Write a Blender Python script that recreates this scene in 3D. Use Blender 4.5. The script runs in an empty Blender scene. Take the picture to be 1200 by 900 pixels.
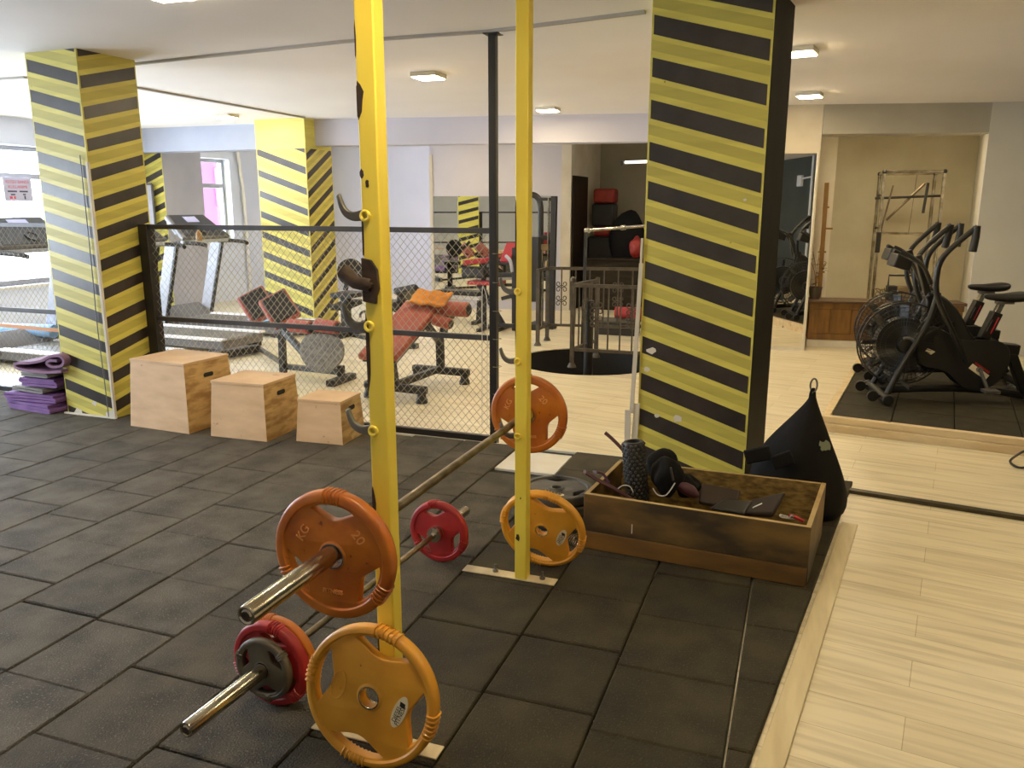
import bpy, bmesh, math, random
from mathutils import Vector, Matrix
random.seed(11)
scn = bpy.context.scene
COL = scn.collection
PI = math.pi
R = math.radians
# ------------------------------------------------------------------ camera
FPX = 944.5
YAW, PIT, ROL = R(-19.85), R(12.49), R(.06)
EYE = Vector((0, 0, 1.6))
_f = Vector((math.sin(YAW)*math.cos(PIT), math.cos(YAW)*math.cos(PIT), -math.sin(PIT)))
_r = Vector((math.cos(YAW), -math.sin(YAW), 0))
_u = _r.cross(_f)
_r2 = _r*math.cos(ROL)+_u*math.sin(ROL)
_u2 = -_r*math.sin(ROL)+_u*math.cos(ROL)
cam = bpy.data.cameras.new('camera')
cam.sensor_width = 36
cam.lens = 36*FPX/1200
cam.clip_start = .05
cam.clip_end = 200
co = bpy.data.objects.new('camera', cam)
COL.objects.link(co)
m3 = Matrix((_r2, _u2, -_f)).transposed()
co.matrix_world = Matrix.Translation(EYE) @ m3.to_4x4()
scn.camera = co

def ray(x, y): return _f+_r2*((x-600)/FPX)-_u2*((y-450)/FPX)
def at(x, y, z=0.):
    d = ray(x, y); return EYE+d*((z-EYE.z)/d.z)
def aty(x, y, Y):
    d = ray(x, y); return EYE+d*(Y/d.y)
def atx(x, y, X):
    d = ray(x, y); return EYE+d*(X/d.x)

# ------------------------------------------------------------------ materials
def lin(c):
    return tuple((v/12.92 if v <= .04045 else ((v+.055)/1.055)**2.4) for v in c)
def rgb(r, g, b): return lin((r/255, g/255, b/255))
MATS = {}
def mat(name, base, rough=.5, metal=0., col2=None, scale=6., stretch=(1, 1, 1), contrast=(.35, .65), bump=0., bscale=80., spec=.5, emit=0., sheen=0., coat=0., tint=False, spots=None, detail=5.):
    m = bpy.data.materials.new(name); m.use_nodes = True
    nt = m.node_tree; N = nt.nodes; L = nt.links
    b = N['Principled BSDF']
    b.inputs['Base Color'].default_value = (*base, 1)
    b.inputs['Roughness'].default_value = rough
    b.inputs['Metallic'].default_value = metal
    b.inputs['Specular IOR Level'].default_value = spec
    if coat: b.inputs['Coat Weight'].default_value = coat
    if emit:
        b.inputs['Emission Color'].default_value = (*base, 1); b.inputs['Emission Strength'].default_value = emit
    tc = N.new('ShaderNodeTexCoord'); src = tc.outputs['Object']
    out = None
    if col2 is not None:
        mp = N.new('ShaderNodeMapping'); mp.inputs['Scale'].default_value = stretch
        L.new(src, mp.inputs['Vector'])
        nz = N.new('ShaderNodeTexNoise'); nz.inputs['Scale'].default_value = scale; nz.inputs['Detail'].default_value = detail
        L.new(mp.outputs[0], nz.inputs['Vector'])
        cr = N.new('ShaderNodeValToRGB')
        cr.color_ramp.elements[0].position = contrast[0]; cr.color_ramp.elements[1].position = contrast[1]
        cr.color_ramp.elements[0].color = (*base, 1); cr.color_ramp.elements[1].color = (*col2, 1)
        L.new(nz.outputs['Fac'], cr.inputs[0]); out = cr.outputs[0]
    if spots:
        sc, pos, colr = spots
        n2 = N.new('ShaderNodeTexNoise'); n2.inputs['Scale'].default_value = sc; n2.inputs['Detail'].default_value = 3
        L.new(src, n2.inputs['Vector'])
        c2 = N.new('ShaderNodeValToRGB'); c2.color_ramp.elements[0].position = pos; c2.color_ramp.elements[1].position = pos+.04
        L.new(n2.outputs['Fac'], c2.inputs[0])
        mx = N.new('ShaderNodeMix'); mx.data_type = 'RGBA'
        L.new(c2.outputs[0], mx.inputs[0])
        if out: L.new(out, mx.inputs[6])
        else: mx.inputs[6].default_value = (*base, 1)
        mx.inputs[7].default_value = (*colr, 1); out = mx.outputs[2]
    if tint:
        at_ = N.new('ShaderNodeAttribute'); at_.attribute_name = 'tint'
        mx = N.new('ShaderNodeMix'); mx.data_type = 'RGBA'; mx.blend_type = 'MULTIPLY'; mx.inputs[0].default_value = 1
        if out: L.new(out, mx.inputs[6])
        else: mx.inputs[6].default_value = (*base, 1)
        L.new(at_.outputs['Color'], mx.inputs[7]); out = mx.outputs[2]
    if out: L.new(out, b.inputs['Base Color'])
    if bump:
        n3 = N.new('ShaderNodeTexNoise'); n3.inputs['Scale'].default_value = bscale; n3.inputs['Detail'].default_value = 4
        L.new(src, n3.inputs['Vector'])
        bp = N.new('ShaderNodeBump'); bp.inputs['Strength'].default_value = bump; bp.inputs['Distance'].default_value = .01
        L.new(n3.outputs['Fac'], bp.inputs['Height']); L.new(bp.outputs[0], b.inputs['Normal'])
    MATS[name] = m
    return m
def g(v): return (v, v, v)
M = {}
M['rubber'] = mat('rubber_tile', rgb(60, 55, 47), .8, col2=rgb(92, 86, 75), scale=5.5, contrast=(.34, .66), detail=9, bump=.9, bscale=150, tint=True, spots=(130, .61, rgb(108, 101, 90)), spec=.35)
M['rubber_dark'] = mat('dark_rubber_tile', rgb(40, 36, 24), .8, spec=.25, col2=rgb(52, 47, 33), scale=11, bump=.4, bscale=260)
M['yellow_dull'] = mat('dull_yellow_paint', rgb(204, 192, 84), .5, col2=rgb(188, 175, 76), scale=3, stretch=(.6, .6, 6), bump=.1, bscale=14)
M['bike'] = mat('bike_black_paint', rgb(26, 25, 22), .4, .1, col2=rgb(18, 17, 15), scale=8)
M['bikep'] = mat('bike_black_plastic', rgb(20, 19, 17), .45, col2=rgb(15, 14, 13), scale=6)
M['edgeboard'] = mat('cream_edge_board', rgb(222, 206, 164), .5, col2=rgb(204, 186, 144), scale=5, stretch=(4, .5, 1))
M['wall_corr'] = mat('dim_corridor_wall', rgb(168, 160, 138), .85, col2=rgb(156, 148, 126), scale=1.5)  # beige wall colour darkened to stand for the corridor's weak light
M['wall_alcove'] = mat('alcove_wall', rgb(228, 222, 200), .8, col2=rgb(206, 197, 172), scale=1.1, contrast=(.4, .7))
M['wall_block'] = mat('cool_beige_wall', rgb(212, 212, 206), .8, col2=rgb(202, 201, 194), scale=1.2)
M['beamgrey'] = mat('beige_grey_beam', rgb(182, 178, 164), .8, col2=rgb(172, 167, 152), scale=2)
M['orange_hi'] = mat('highlight_orange_lettering', rgb(236, 158, 84), .45)  # paler than the plate: highlights on the raised letters put into the colour
M['jamb'] = mat('lightened_jamb_white', rgb(250, 244, 230), .6, col2=rgb(242, 235, 220), scale=4)  # whiter copy of the white paint, makes up for the jamb's weak light
M['pillar_black'] = mat('matt_black_side', rgb(22, 19, 13), .7, spec=.2, col2=rgb(16, 14, 10), scale=5)
M['counter'] = mat('dark_olive_wood', rgb(44, 34, 16), .6, spec=.2, col2=rgb(30, 23, 11), scale=5, stretch=(.6, 4, 4))
M['beam_blue'] = mat('pale_blue_beam', rgb(172, 178, 196), .8, col2=rgb(164, 170, 190), scale=2)
M['under'] = mat('gap_darkener', g(.008), .9)
M['ceil'] = mat('ceiling_paint', rgb(246, 242, 243), .85, col2=rgb(240, 236, 235), scale=.8)
M['wall_lav'] = mat('lavender_wall', rgb(200, 197, 208), .8, col2=rgb(192, 190, 202), scale=1.2)
M['wall_blue'] = mat('pale_blue_wall', rgb(226, 232, 248), .7, col2=rgb(217, 224, 243), scale=1.2)
M['wall_cream'] = mat('cream_wall', rgb(220, 211, 192), .8, col2=rgb(196, 184, 160), scale=1.5)
M['wall_beige'] = mat('beige_wall', rgb(212, 204, 186), .8, col2=rgb(198, 188, 168), scale=1.)
M['wall_grey'] = mat('grey_wall', rgb(176, 175, 184), .8, col2=rgb(167, 166, 176), scale=2)
M['wall_dark'] = mat('dark_green_grey_wall', rgb(64, 68, 62), .7, col2=rgb(56, 60, 54), scale=2)
M['white'] = mat('white_paint', rgb(222, 218, 208), .5, col2=rgb(212, 206, 194), scale=6)
M['yellow'] = mat('yellow_pillar_paint', rgb(230, 218, 98), .42, col2=rgb(206, 193, 86), scale=2.2, stretch=(.6, .6, 7), contrast=(.38, .72), bump=.12, bscale=14, spots=(26, .73, rgb(160, 140, 62)))
M['stripe'] = mat('black_stripe_paint', rgb(42, 37, 35), .34, col2=rgb(56, 50, 47), scale=7, bump=.08, bscale=20)
M['stripe_grey'] = mat('grey_stripe_paint', rgb(88, 86, 92), .34, col2=rgb(98, 95, 100), scale=7)
M['chip'] = mat('bare_plaster', rgb(222, 216, 202), .9)
M['rack'] = mat('yellow_rack_paint', rgb(255, 232, 88), .4, col2=rgb(244, 216, 74), scale=7, stretch=(1, 1, .35), bump=.06, bscale=30, spots=(38, .74, rgb(96, 76, 34)))
M['rust'] = mat('rusty_steel', rgb(78, 60, 50), .7, .4, col2=rgb(46, 36, 33), scale=18, bump=.3, bscale=60)
M['hook'] = mat('grey_steel', rgb(128, 126, 122), .42, .7, col2=rgb(96, 92, 88), scale=12)
M['chrome'] = mat('worn_chrome', rgb(216, 210, 198), .2, 1., col2=rgb(150, 138, 116), scale=9, stretch=(1, 1, 1))
M['steel'] = mat('bar_steel', rgb(150, 138, 116), .34, .95, col2=rgb(108, 96, 76), scale=14)
M['orange'] = mat('orange_plate_coating', rgb(206, 118, 30), .42, col2=rgb(176, 88, 22), scale=7, bump=.15, bscale=50, spots=(30, .7, rgb(122, 58, 22)), coat=.15)
M['yplate'] = mat('yellow_plate_coating', rgb(236, 168, 52), .42, col2=rgb(220, 150, 44), scale=7, bump=.08, bscale=50, spots=(30, .76, rgb(150, 92, 24)), coat=.15)
M['red'] = mat('red_plate_rubber', rgb(182, 40, 42), .45, col2=rgb(146, 26, 30), scale=8, bump=.1, bscale=50)
M['greyplate'] = mat('grey_plate_rubber', rgb(92, 86, 72), .5, col2=rgb(68, 62, 52), scale=9, bump=.2, bscale=60)
M['darkplate'] = mat('black_plate_rubber', rgb(72, 70, 66), .5, col2=rgb(54, 52, 48), scale=9)
M['ply'] = mat('plywood', rgb(236, 200, 158), .6, col2=rgb(214, 176, 132), scale=3.2, stretch=(1.2, 1.2, 4), contrast=(.3, .7), bump=.05, bscale=50, spots=(16, .7, rgb(190, 148, 106)))
M['plyside'] = mat('plywood_side', rgb(218, 180, 118), .6, col2=rgb(172, 130, 74), scale=4.5, stretch=(1, 1.4, 5), contrast=(.42, .62), spots=(9, .66, rgb(222, 190, 130)))
M['hole'] = mat('dark_cutout', g(.012), .9)
M['purple'] = mat('purple_mat_foam', rgb(132, 92, 156), .7, col2=rgb(112, 72, 140), scale=8, bump=.2, bscale=120)
M['mauve'] = mat('mauve_mat_foam', rgb(150, 112, 142), .7, col2=rgb(126, 90, 124), scale=6, bump=.2, bscale=120)
M['greymat'] = mat('grey_mat_foam', rgb(136, 132, 128), .7, col2=rgb(116, 112, 110), scale=8, bump=.2, bscale=120)
M['crate'] = mat('stained_crate_wood', rgb(112, 84, 36), .6, col2=rgb(52, 40, 18), scale=4.2, stretch=(.7, 1, 1.8), contrast=(.38, .62), bump=.1, bscale=40, detail=8)
M['crate_low'] = mat('crate_lower_board', rgb(132, 92, 34), .6, col2=rgb(78, 54, 22), scale=2.6, stretch=(1, 1, 4), contrast=(.3, .7), bump=.1, bscale=40)
M['osb'] = mat('pressed_board', rgb(150, 122, 64), .65, col2=rgb(92, 70, 34), scale=22, stretch=(1, 1, 2.4), contrast=(.35, .65), bump=.15, bscale=70)
M['edge'] = mat('pale_board_edge', rgb(186, 158, 98), .6, col2=rgb(160, 130, 74), scale=9)
M['black'] = mat('black_fabric', rgb(15, 13, 13), .8, spec=.25, col2=rgb(10, 9, 9), scale=20, bump=.3, bscale=200)
M['plastic'] = mat('black_plastic', rgb(32, 31, 30), .45, col2=rgb(26, 25, 24), scale=6)
M['frame'] = mat('black_steel_frame', rgb(40, 37, 34), .42, .2, col2=rgb(30, 28, 25), scale=8)
M['fence'] = mat('fence_grey_paint', rgb(62, 60, 62), .45, .2, col2=rgb(50, 48, 50), scale=8)
M['fencepost'] = mat('fence_black_paint', rgb(36, 33, 33), .45, .2, col2=rgb(28, 26, 26), scale=8)
M['wire'] = mat('galvanised_wire', rgb(172, 162, 140), .45, .6, col2=rgb(150, 140, 118), scale=8)
M['silver'] = mat('silver_plastic', rgb(168, 170, 178), .5, 0., col2=rgb(158, 160, 168), scale=4)
M['silverdark'] = mat('grey_plastic', rgb(110, 108, 108), .5, col2=rgb(98, 96, 96), scale=5)
M['whitepl'] = mat('white_plastic', rgb(232, 230, 232), .4)
M['vinyl'] = mat('red_vinyl', rgb(176, 74, 58), .45, col2=rgb(156, 58, 46), scale=6, bump=.06, bscale=40)
M['vinylb'] = mat('brick_red_vinyl', rgb(166, 82, 66), .45, col2=rgb(148, 66, 54), scale=6, bump=.06, bscale=40)
M['towel'] = mat('orange_towel', rgb(214, 140, 52), .9, col2=rgb(196, 120, 40), scale=14, bump=.5, bscale=180)
M['footplate'] = mat('grey_tread_plate', rgb(124, 118, 104), .55, .3, col2=rgb(92, 86, 76), scale=34, contrast=(.4, .6), bump=.3, bscale=60)
M['bluemat'] = mat('blue_foam', rgb(110, 164, 216), .6, col2=rgb(140, 186, 226), scale=7)
M['strap'] = mat('orange_strap', rgb(226, 160, 110), .7)
M['wine'] = mat('wine_band', rgb(84, 40, 52), .6, col2=rgb(66, 30, 40), scale=12)
M['brownpad'] = mat('dark_brown_pad', rgb(48, 34, 28), .6, col2=rgb(36, 25, 20), scale=9)
M['roller'] = mat('dark_foam', rgb(58, 57, 56), .6, col2=rgb(44, 43, 42), scale=9)
M['cord'] = mat('white_cord', rgb(220, 216, 208), .6)
M['redtape'] = mat('red_tape', rgb(170, 34, 34), .5)
M['wood'] = mat('brown_panel_wood', rgb(124, 86, 36), .5, col2=rgb(88, 58, 22), scale=5, stretch=(4, 4, .7), contrast=(.3, .7), bump=.05, bscale=30)
M['woodtop'] = mat('dark_brown_wood', rgb(92, 66, 42), .5, col2=rgb(70, 48, 30), scale=6, stretch=(.6, 4, 4))
M['doorw'] = mat('dark_door_wood', rgb(42, 29, 16), .6, spec=.2, col2=rgb(29, 20, 11), scale=5, stretch=(4, 4, .6))
M['stick'] = mat('orange_wood', rgb(160, 118, 60), .55, col2=rgb(134, 96, 46), scale=6, stretch=(4, 4, .6))
M['pale'] = mat('pale_timber', rgb(220, 198, 154), .6, col2=rgb(192, 166, 122), scale=4, stretch=(.6, 3, 3), contrast=(.35, .7), spots=(7, .7, rgb(126, 96, 62)))
M['leaf'] = mat('dry_leaf', rgb(110, 84, 44), .6, col2=rgb(78, 74, 34), scale=9)
M['pot'] = mat('plant_pot', rgb(70, 60, 50), .6)
M['railing'] = mat('dark_railing_iron', rgb(84, 76, 62), .5, .4, col2=rgb(62, 54, 44), scale=14)
M['bag_red'] = mat('red_bag_cover', rgb(158, 38, 26), .5, col2=rgb(128, 28, 20), scale=6)
M['pink'] = mat('pink_facade', (.085, .010, .052), .9, col2=(.078, .012, .050), scale=1)
M['facadewhite'] = mat('white_facade', (.10, .06, .09), .9)
M['sign'] = mat('sign_board', rgb(186, 182, 200), .6)
M['txt_red'] = mat('red_print', rgb(200, 70, 84), .7)
M['txt_dark'] = mat('dark_print', rgb(70, 64, 84), .7)
M['ink'] = mat('black_print', rgb(26, 24, 24), .6)
M['sticker'] = mat('white_sticker', rgb(232, 220, 186), .5)
M['poster'] = mat('white_panel', rgb(222, 224, 236), .3, col2=rgb(196, 200, 216), scale=2.2, stretch=(.2, .2, 3))
M['screen'] = mat('blue_screen', rgb(160, 160, 200), .3, emit=.25)
M['lampbody'] = mat('lamp_housing', rgb(226, 218, 196), .5)
M['logo'] = mat('grey_green_print', rgb(120, 126, 104), .6)
M['duct'] = mat('pale_cable_duct', rgb(170, 164, 156), .6)
M['threshold'] = mat('dark_metal_strip', rgb(66, 58, 36), .4, .5, col2=rgb(48, 42, 26), scale=9)
M['redseat'] = mat('red_seat_vinyl', rgb(164, 40, 48), .45)
M['tan'] = mat('tan_plastic', rgb(122, 102, 68), .5)
M['softgrey'] = mat('grey_step_plastic', rgb(92, 88, 76), .6, col2=rgb(76, 72, 62), scale=7)

def lamp_mat(name, col, s):
    m = bpy.data.materials.new(name); m.use_nodes = True
    nt = m.node_tree; nt.nodes.clear()
    e = nt.nodes.new('ShaderNodeEmission'); e.inputs[0].default_value = (*col, 1); e.inputs[1].default_value = s
    o = nt.nodes.new('ShaderNodeOutputMaterial'); nt.links.new(e.outputs[0], o.inputs[0])
    M[name] = m
lamp_mat('lamp', (1, .78, .45), 92)
lamp_mat('lamp_dim', (1, .93, .8), 1.6)
def glass_mat():
    m = bpy.data.materials.new('window_glass'); m.use_nodes = True
    nt = m.node_tree; nt.nodes.clear()
    t = nt.nodes.new('ShaderNodeBsdfTransparent'); t.inputs[0].default_value = (.96, .98, 1, 1)
    gl = nt.nodes.new('ShaderNodeBsdfGlossy'); gl.inputs['Roughness'].default_value = .03
    mx = nt.nodes.new('ShaderNodeMixShader'); mx.inputs[0].default_value = .07
    o = nt.nodes.new('ShaderNodeOutputMaterial')
    nt.links.new(t.outputs[0], mx.inputs[1]); nt.links.new(gl.outputs[0], mx.inputs[2]); nt.links.new(mx.outputs[0], o.inputs[0])
    M['glass'] = m
glass_mat()
def mirror_mat():
    m = bpy.data.materials.new('mirror_glass'); m.use_nodes = True
    nt = m.node_tree; nt.nodes.clear()
    gl = nt.nodes.new('ShaderNodeBsdfGlossy'); gl.inputs['Roughness'].default_value = .012; gl.inputs[0].default_value = (.8, .8, .76, 1)
    o = nt.nodes.new('ShaderNodeOutputMaterial'); nt.links.new(gl.outputs[0], o.inputs[0])
    M['mirror'] = m
mirror_mat()
def plank_mat():
    """laminate floor: planks run along the rotated wing, staggered ends, streaky grain"""
    m = bpy.data.materials.new('laminate_floor'); m.use_nodes = True
    nt = m.node_tree; N = nt.nodes; L = nt.links; b = N['Principled BSDF']
    tc = N.new('ShaderNodeTexCoord')
    mp = N.new('ShaderNodeMapping'); mp.inputs['Rotation'].default_value = (0, 0, R(9)); L.new(tc.outputs['Object'], mp.inputs[0])
    br = N.new('ShaderNodeTexBrick'); br.inputs['Scale'].default_value = 1; br.inputs['Brick Width'].default_value = 1.25; br.inputs['Row Height'].default_value = .19
    br.inputs['Mortar Size'].default_value = .0016; br.inputs['Mortar Smooth'].default_value = .3
    br.inputs['Color1'].default_value = (*rgb(234, 222, 190), 1); br.inputs['Color2'].default_value = (*rgb(225, 211, 177), 1); br.inputs['Mortar'].default_value = (*rgb(184, 166, 126), 1)
    br.offset = .37; L.new(mp.outputs[0], br.inputs[0])
    m2 = N.new('ShaderNodeMapping'); m2.inputs['Scale'].default_value = (.7, 9, 1); L.new(mp.outputs[0], m2.inputs[0])
    nz = N.new('ShaderNodeTexNoise'); nz.inputs['Scale'].default_value = 2.4; nz.inputs['Detail'].default_value = 7; nz.inputs['Distortion'].default_value = .9; L.new(m2.outputs[0], nz.inputs[0])
    cr = N.new('ShaderNodeValToRGB'); cr.color_ramp.elements[0].position = .32; cr.color_ramp.elements[0].color = (.62, .58, .5, 1); cr.color_ramp.elements[1].position = .56; cr.color_ramp.elements[1].color = (1, 1, 1, 1)
    L.new(nz.outputs['Fac'], cr.inputs[0])
    mx = N.new('ShaderNodeMix'); mx.data_type = 'RGBA'; mx.blend_type = 'MULTIPLY'; mx.inputs[0].default_value = .62
    L.new(br.outputs[0], mx.inputs[6]); L.new(cr.outputs[0], mx.inputs[7]); L.new(mx.outputs[2], b.inputs['Base Color'])
    b.inputs['Roughness'].default_value = .33
    M['laminate'] = m
plank_mat()

# ------------------------------------------------------------------ mesh builder
class MB:
    def __init__(s): s.v = []; s.f = []; s.mi = []; s.col = None; s.T = None
    def add(s, vs, fs, m=0):
        b = len(s.v)
        if s.T is not None: vs = [s.T @ Vector(p) for p in vs]
        s.v += [Vector(p) for p in vs]
        for f in fs: s.f.append([i+b for i in f]); s.mi.append(m)
    def box(s, x0, x1, y0, y1, z0, z1, m=0):
        s.add([(x0, y0, z0), (x1, y0, z0), (x1, y1, z0), (x0, y1, z0), (x0, y0, z1), (x1, y0, z1), (x1, y1, z1), (x0, y1, z1)],
              [(0, 3, 2, 1), (4, 5, 6, 7), (0, 1, 5, 4), (1, 2, 6, 5), (2, 3, 7, 6), (3, 0, 4, 7)], m)
        return s
    def hexa(s, lo, hi, m=0):   # two quads (ccw from above)
        s.add(list(lo)+list(hi), [(0, 3, 2, 1), (4, 5, 6, 7), (0, 1, 5, 4), (1, 2, 6, 5), (2, 3, 7, 6), (3, 0, 4, 7)], m); return s
    def bar(s, a, b, w, h, up=(0, 0, 1), m=0):
        a = Vector(a); b = Vector(b); d = (b-a).normalized(); up = Vector(up)
        if abs(d.dot(up)) > .98: up = Vector((0, 1, 0))
        x = d.cross(up).normalized(); z = x.cross(d)
        q = [(-w/2, -h/2), (w/2, -h/2), (w/2, h/2), (-w/2, h/2)]
        vs = [a+x*i+z*j for i, j in q]+[b+x*i+z*j for i, j in q]
        s.add(vs, [(3, 2, 1, 0), (4, 5, 6, 7), (0, 1, 5, 4), (1, 2, 6, 5), (2, 3, 7, 6), (3, 0, 4, 7)], m); return s
    def tube(s, pts, r, n=10, m=0, closed=False, caps=True, flat=None):
        P = [Vector(p) for p in pts]; k = len(P)
        rs = r if isinstance(r, (list, tuple)) else [r]*k
        tang = []
        for i in range(k):
            if closed: t = P[(i+1) % k]-P[i-1]
            else: t = P[min(i+1, k-1)]-P[max(i-1, 0)]
            tang.append(t.normalized())
        t0 = tang[0]; ref = Vector((0, 0, 1)) if abs(t0.z) < .9 else Vector((1, 0, 0))
        nrm = (ref-t0*ref.dot(t0)).normalized(); rings = []
        for i in range(k):
            t = tang[i]; nrm = (nrm-t*nrm.dot(t)).normalized(); bn = t.cross(nrm)
            fl = flat or (1, 1)
            rings.append([P[i]+(nrm*math.cos(2*PI*j/n)*fl[0]+bn*math.sin(2*PI*j/n)*fl[1])*rs[i] for j in range(n)])
        vs = [p for rg in rings for p in rg]; fs = []
        for i in range(k if closed else k-1):
            for j in range(n):
                a = i*n+j; b = i*n+(j+1) % n; i2 = (i+1) % k
                fs.append((a, b, i2*n+(j+1) % n, i2*n+j))
        if caps and not closed:
            fs.append(tuple(reversed(range(n)))); fs.append(tuple((k-1)*n+j for j in range(n)))
        s.add(vs, fs, m); return s
    def lathe(s, prof, n=32, m=0, Tm=None, closed=False, caps=True):
        """profile of (r, z) turned about z"""
        vs = []; k = len(prof)
        for i, (r, z) in enumerate(prof):
            for j in range(n):
                a = 2*PI*j/n; p = Vector((r*math.cos(a), r*math.sin(a), z))
                vs.append(Tm @ p if Tm is not None else p)
        fs = []
        for i in range(k if closed else k-1):
            i2 = (i+1) % k
            for j in range(n): fs.append((i*n+j, i*n+(j+1) % n, i2*n+(j+1) % n, i2*n+j))
        if not closed and caps:
            if prof[0][0] > 1e-6: fs.append(tuple(reversed(range(n))))
            if prof[-1][0] > 1e-6: fs.append(tuple((k-1)*n+j for j in range(n)))
        s.add(vs, fs, m); return s
    def cyl(s, a, b, r, n=16, m=0, r2=None):
        return s.tube([a, b], [r, r if r2 is None else r2], n, m)
    def prism(s, poly, h, Tm=None, m=0):
        """2-D polygon extruded along local z from 0 to h"""
        k = len(poly)
        vs = [Vector((x, y, 0)) for x, y in poly]+[Vector((x, y, h)) for x, y in poly]
        if Tm is not None: vs = [Tm @ p for p in vs]
        fs = [tuple(reversed(range(k))), tuple(range(k, 2*k))]+[(i, (i+1) % k, k+(i+1) % k, k+i) for i in range(k)]
        s.add(vs, fs, m); return s
    def ball(s, c, r, nu=14, nv=9, m=0, sc=(1, 1, 1)):
        c = Vector(c); vs = []; fs = []
        for i in range(nv+1):
            th = PI*i/nv
            for j in range(nu):
                a = 2*PI*j/nu
                vs.append(c+Vector((math.sin(th)*math.cos(a)*sc[0], math.sin(th)*math.sin(a)*sc[1], math.cos(th)*sc[2]))*r)
        for i in range(nv):
            for j in range(nu): fs.append((i*nu+j, (i+1)*nu+j, (i+1)*nu+(j+1) % nu, i*nu+(j+1) % nu))
        s.add(vs, fs, m); return s
    def mesh(s, me, Tm, m=0):
        s.add([Tm @ v.co for v in me.vertices], [tuple(p.vertices) for p in me.polygons], m); return s
    def build(s, name, mats, parent=None, bevel=0., seg=2, angle=35, smooth=True, subsurf=0, solid=0.):
        me = bpy.data.meshes.new(name)
        inv = wm(parent).inverted() if parent is not None else None
        vs = [inv @ p for p in s.v] if inv is not None else s.v
        me.from_pydata([tuple(p) for p in vs], [], s.f)
        if not isinstance(mats, (list, tuple)): mats = [mats]
        for q in mats: me.materials.append(M[q] if isinstance(q, str) else q)
        for p, i in zip(me.polygons, s.mi): p.material_index = i
        me.validate()
        bm = bmesh.new(); bm.from_mesh(me)
        bmesh.ops.remove_doubles(bm, verts=bm.verts, dist=1e-5)
        bmesh.ops.recalc_face_normals(bm, faces=bm.faces)
        bm.to_mesh(me); bm.free()
        if smooth:
            for p in me.polygons: p.use_smooth = True
            me.set_sharp_from_angle(angle=R(angle))
        o = bpy.data.objects.new(name, me); COL.objects.link(o)
        if parent is not None: o.parent = parent
        if solid:
            md = o.modifiers.new('solid', 'SOLIDIFY'); md.thickness = solid; md.offset = 0
        if bevel:
            md = o.modifiers.new('bevel', 'BEVEL'); md.width = bevel; md.segments = seg; md.limit_method = 'ANGLE'; md.angle_limit = R(40)
            md.harden_normals = False
        if subsurf:
            md = o.modifiers.new('sub', 'SUBSURF'); md.levels = subsurf; md.render_levels = subsurf
        return o
def wm(o): return o.matrix_basis if o.parent is None else wm(o.parent) @ o.matrix_basis
def tag(o, label=None, cat=None, group=None, kind=None):
    if label: o['label'] = label
    if cat: o['category'] = cat
    if group: o['group'] = group
    if kind: o['kind'] = kind
    return o
def thing(name, label, cat, loc=(0, 0, 0), rz=0., group=None, rot=None):
    o = bpy.data.objects.new(name, None); COL.objects.link(o)
    o.empty_display_size = .1
    o.location = loc; o.rotation_euler = rot if rot else (0, 0, rz)
    return tag(o, label, cat, group)
def struct(o): o['kind'] = 'structure'; return o
def dup(root, loc=None, rot=None, label=None, group=None, scale=None):
    r = root.copy(); COL.objects.link(r)
    if loc is not None: r.location = loc
    if rot is not None: r.rotation_euler = rot
    if scale: r.scale = (scale,)*3
    if label: r['label'] = label
    if group: r['group'] = group
    for ch in list(root.children):
        c = ch.copy(); COL.objects.link(c); c.parent = r
        for gc in list(ch.children):
            d = gc.copy(); COL.objects.link(d); d.parent = c
    return r
def textmesh(txt, size, ext=.001, align='CENTER'):
    cu = bpy.data.curves.new('t', 'FONT'); cu.body = txt; cu.size = size; cu.extrude = ext; cu.align_x = align; cu.align_y = 'CENTER'
    o = bpy.data.objects.new('t', cu); COL.objects.link(o)
    dg = bpy.context.evaluated_depsgraph_get()
    me = bpy.data.meshes.new_from_object(o.evaluated_get(dg))
    bpy.data.objects.remove(o); return me
def curve_plate(outer, holes, half, bev):
    """flat plate with holes, local z is the axis, rounded edges"""
    cu = bpy.data.curves.new('c', 'CURVE'); cu.dimensions = '2D'; cu.fill_mode = 'BOTH'; cu.extrude = half; cu.bevel_depth = bev; cu.bevel_resolution = 2
    for lp in [outer]+holes:
        sp = cu.splines.new('POLY'); sp.points.add(len(lp)-1)
        for p, (x, y) in zip(sp.points, lp): p.co = (x, y, 0, 1)
        sp.use_cyclic_u = True
    o = bpy.data.objects.new('c', cu); COL.objects.link(o)
    dg = bpy.context.evaluated_depsgraph_get()
    me = bpy.data.meshes.new_from_object(o.evaluated_get(dg))
    bpy.data.objects.remove(o); return me
def circ(r, n=64, c=(0, 0), ry=None): return [(c[0]+r*math.cos(2*PI*i/n), c[1]+(ry or r)*math.sin(2*PI*i/n)) for i in range(n)]
def arc(c, r, a0, a1, n, ax=(1, 0, 0), ay=(0, 0, 1)):
    c = Vector(c); ax = Vector(ax); ay = Vector(ay)
    return [c+ax*(r*math.cos(R(a0+(a1-a0)*i/n)))+ay*(r*math.sin(R(a0+(a1-a0)*i/n))) for i in range(n+1)]
def smoothpts(P, k=6):
    """Catmull-Rom through points"""
    P = [Vector(p) for p in P]; out = []
    for i in range(len(P)-1):
        p0 = P[max(i-1, 0)]; p1 = P[i]; p2 = P[i+1]; p3 = P[min(i+2, len(P)-1)]
        for j in range(k):
            t = j/k
            out.append(.5*((2*p1)+(p2-p0)*t+(2*p0-5*p1+4*p2-p3)*t*t+(3*p1-p0-3*p2+p3)*t**3))
    out.append(P[-1]); return out
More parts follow.
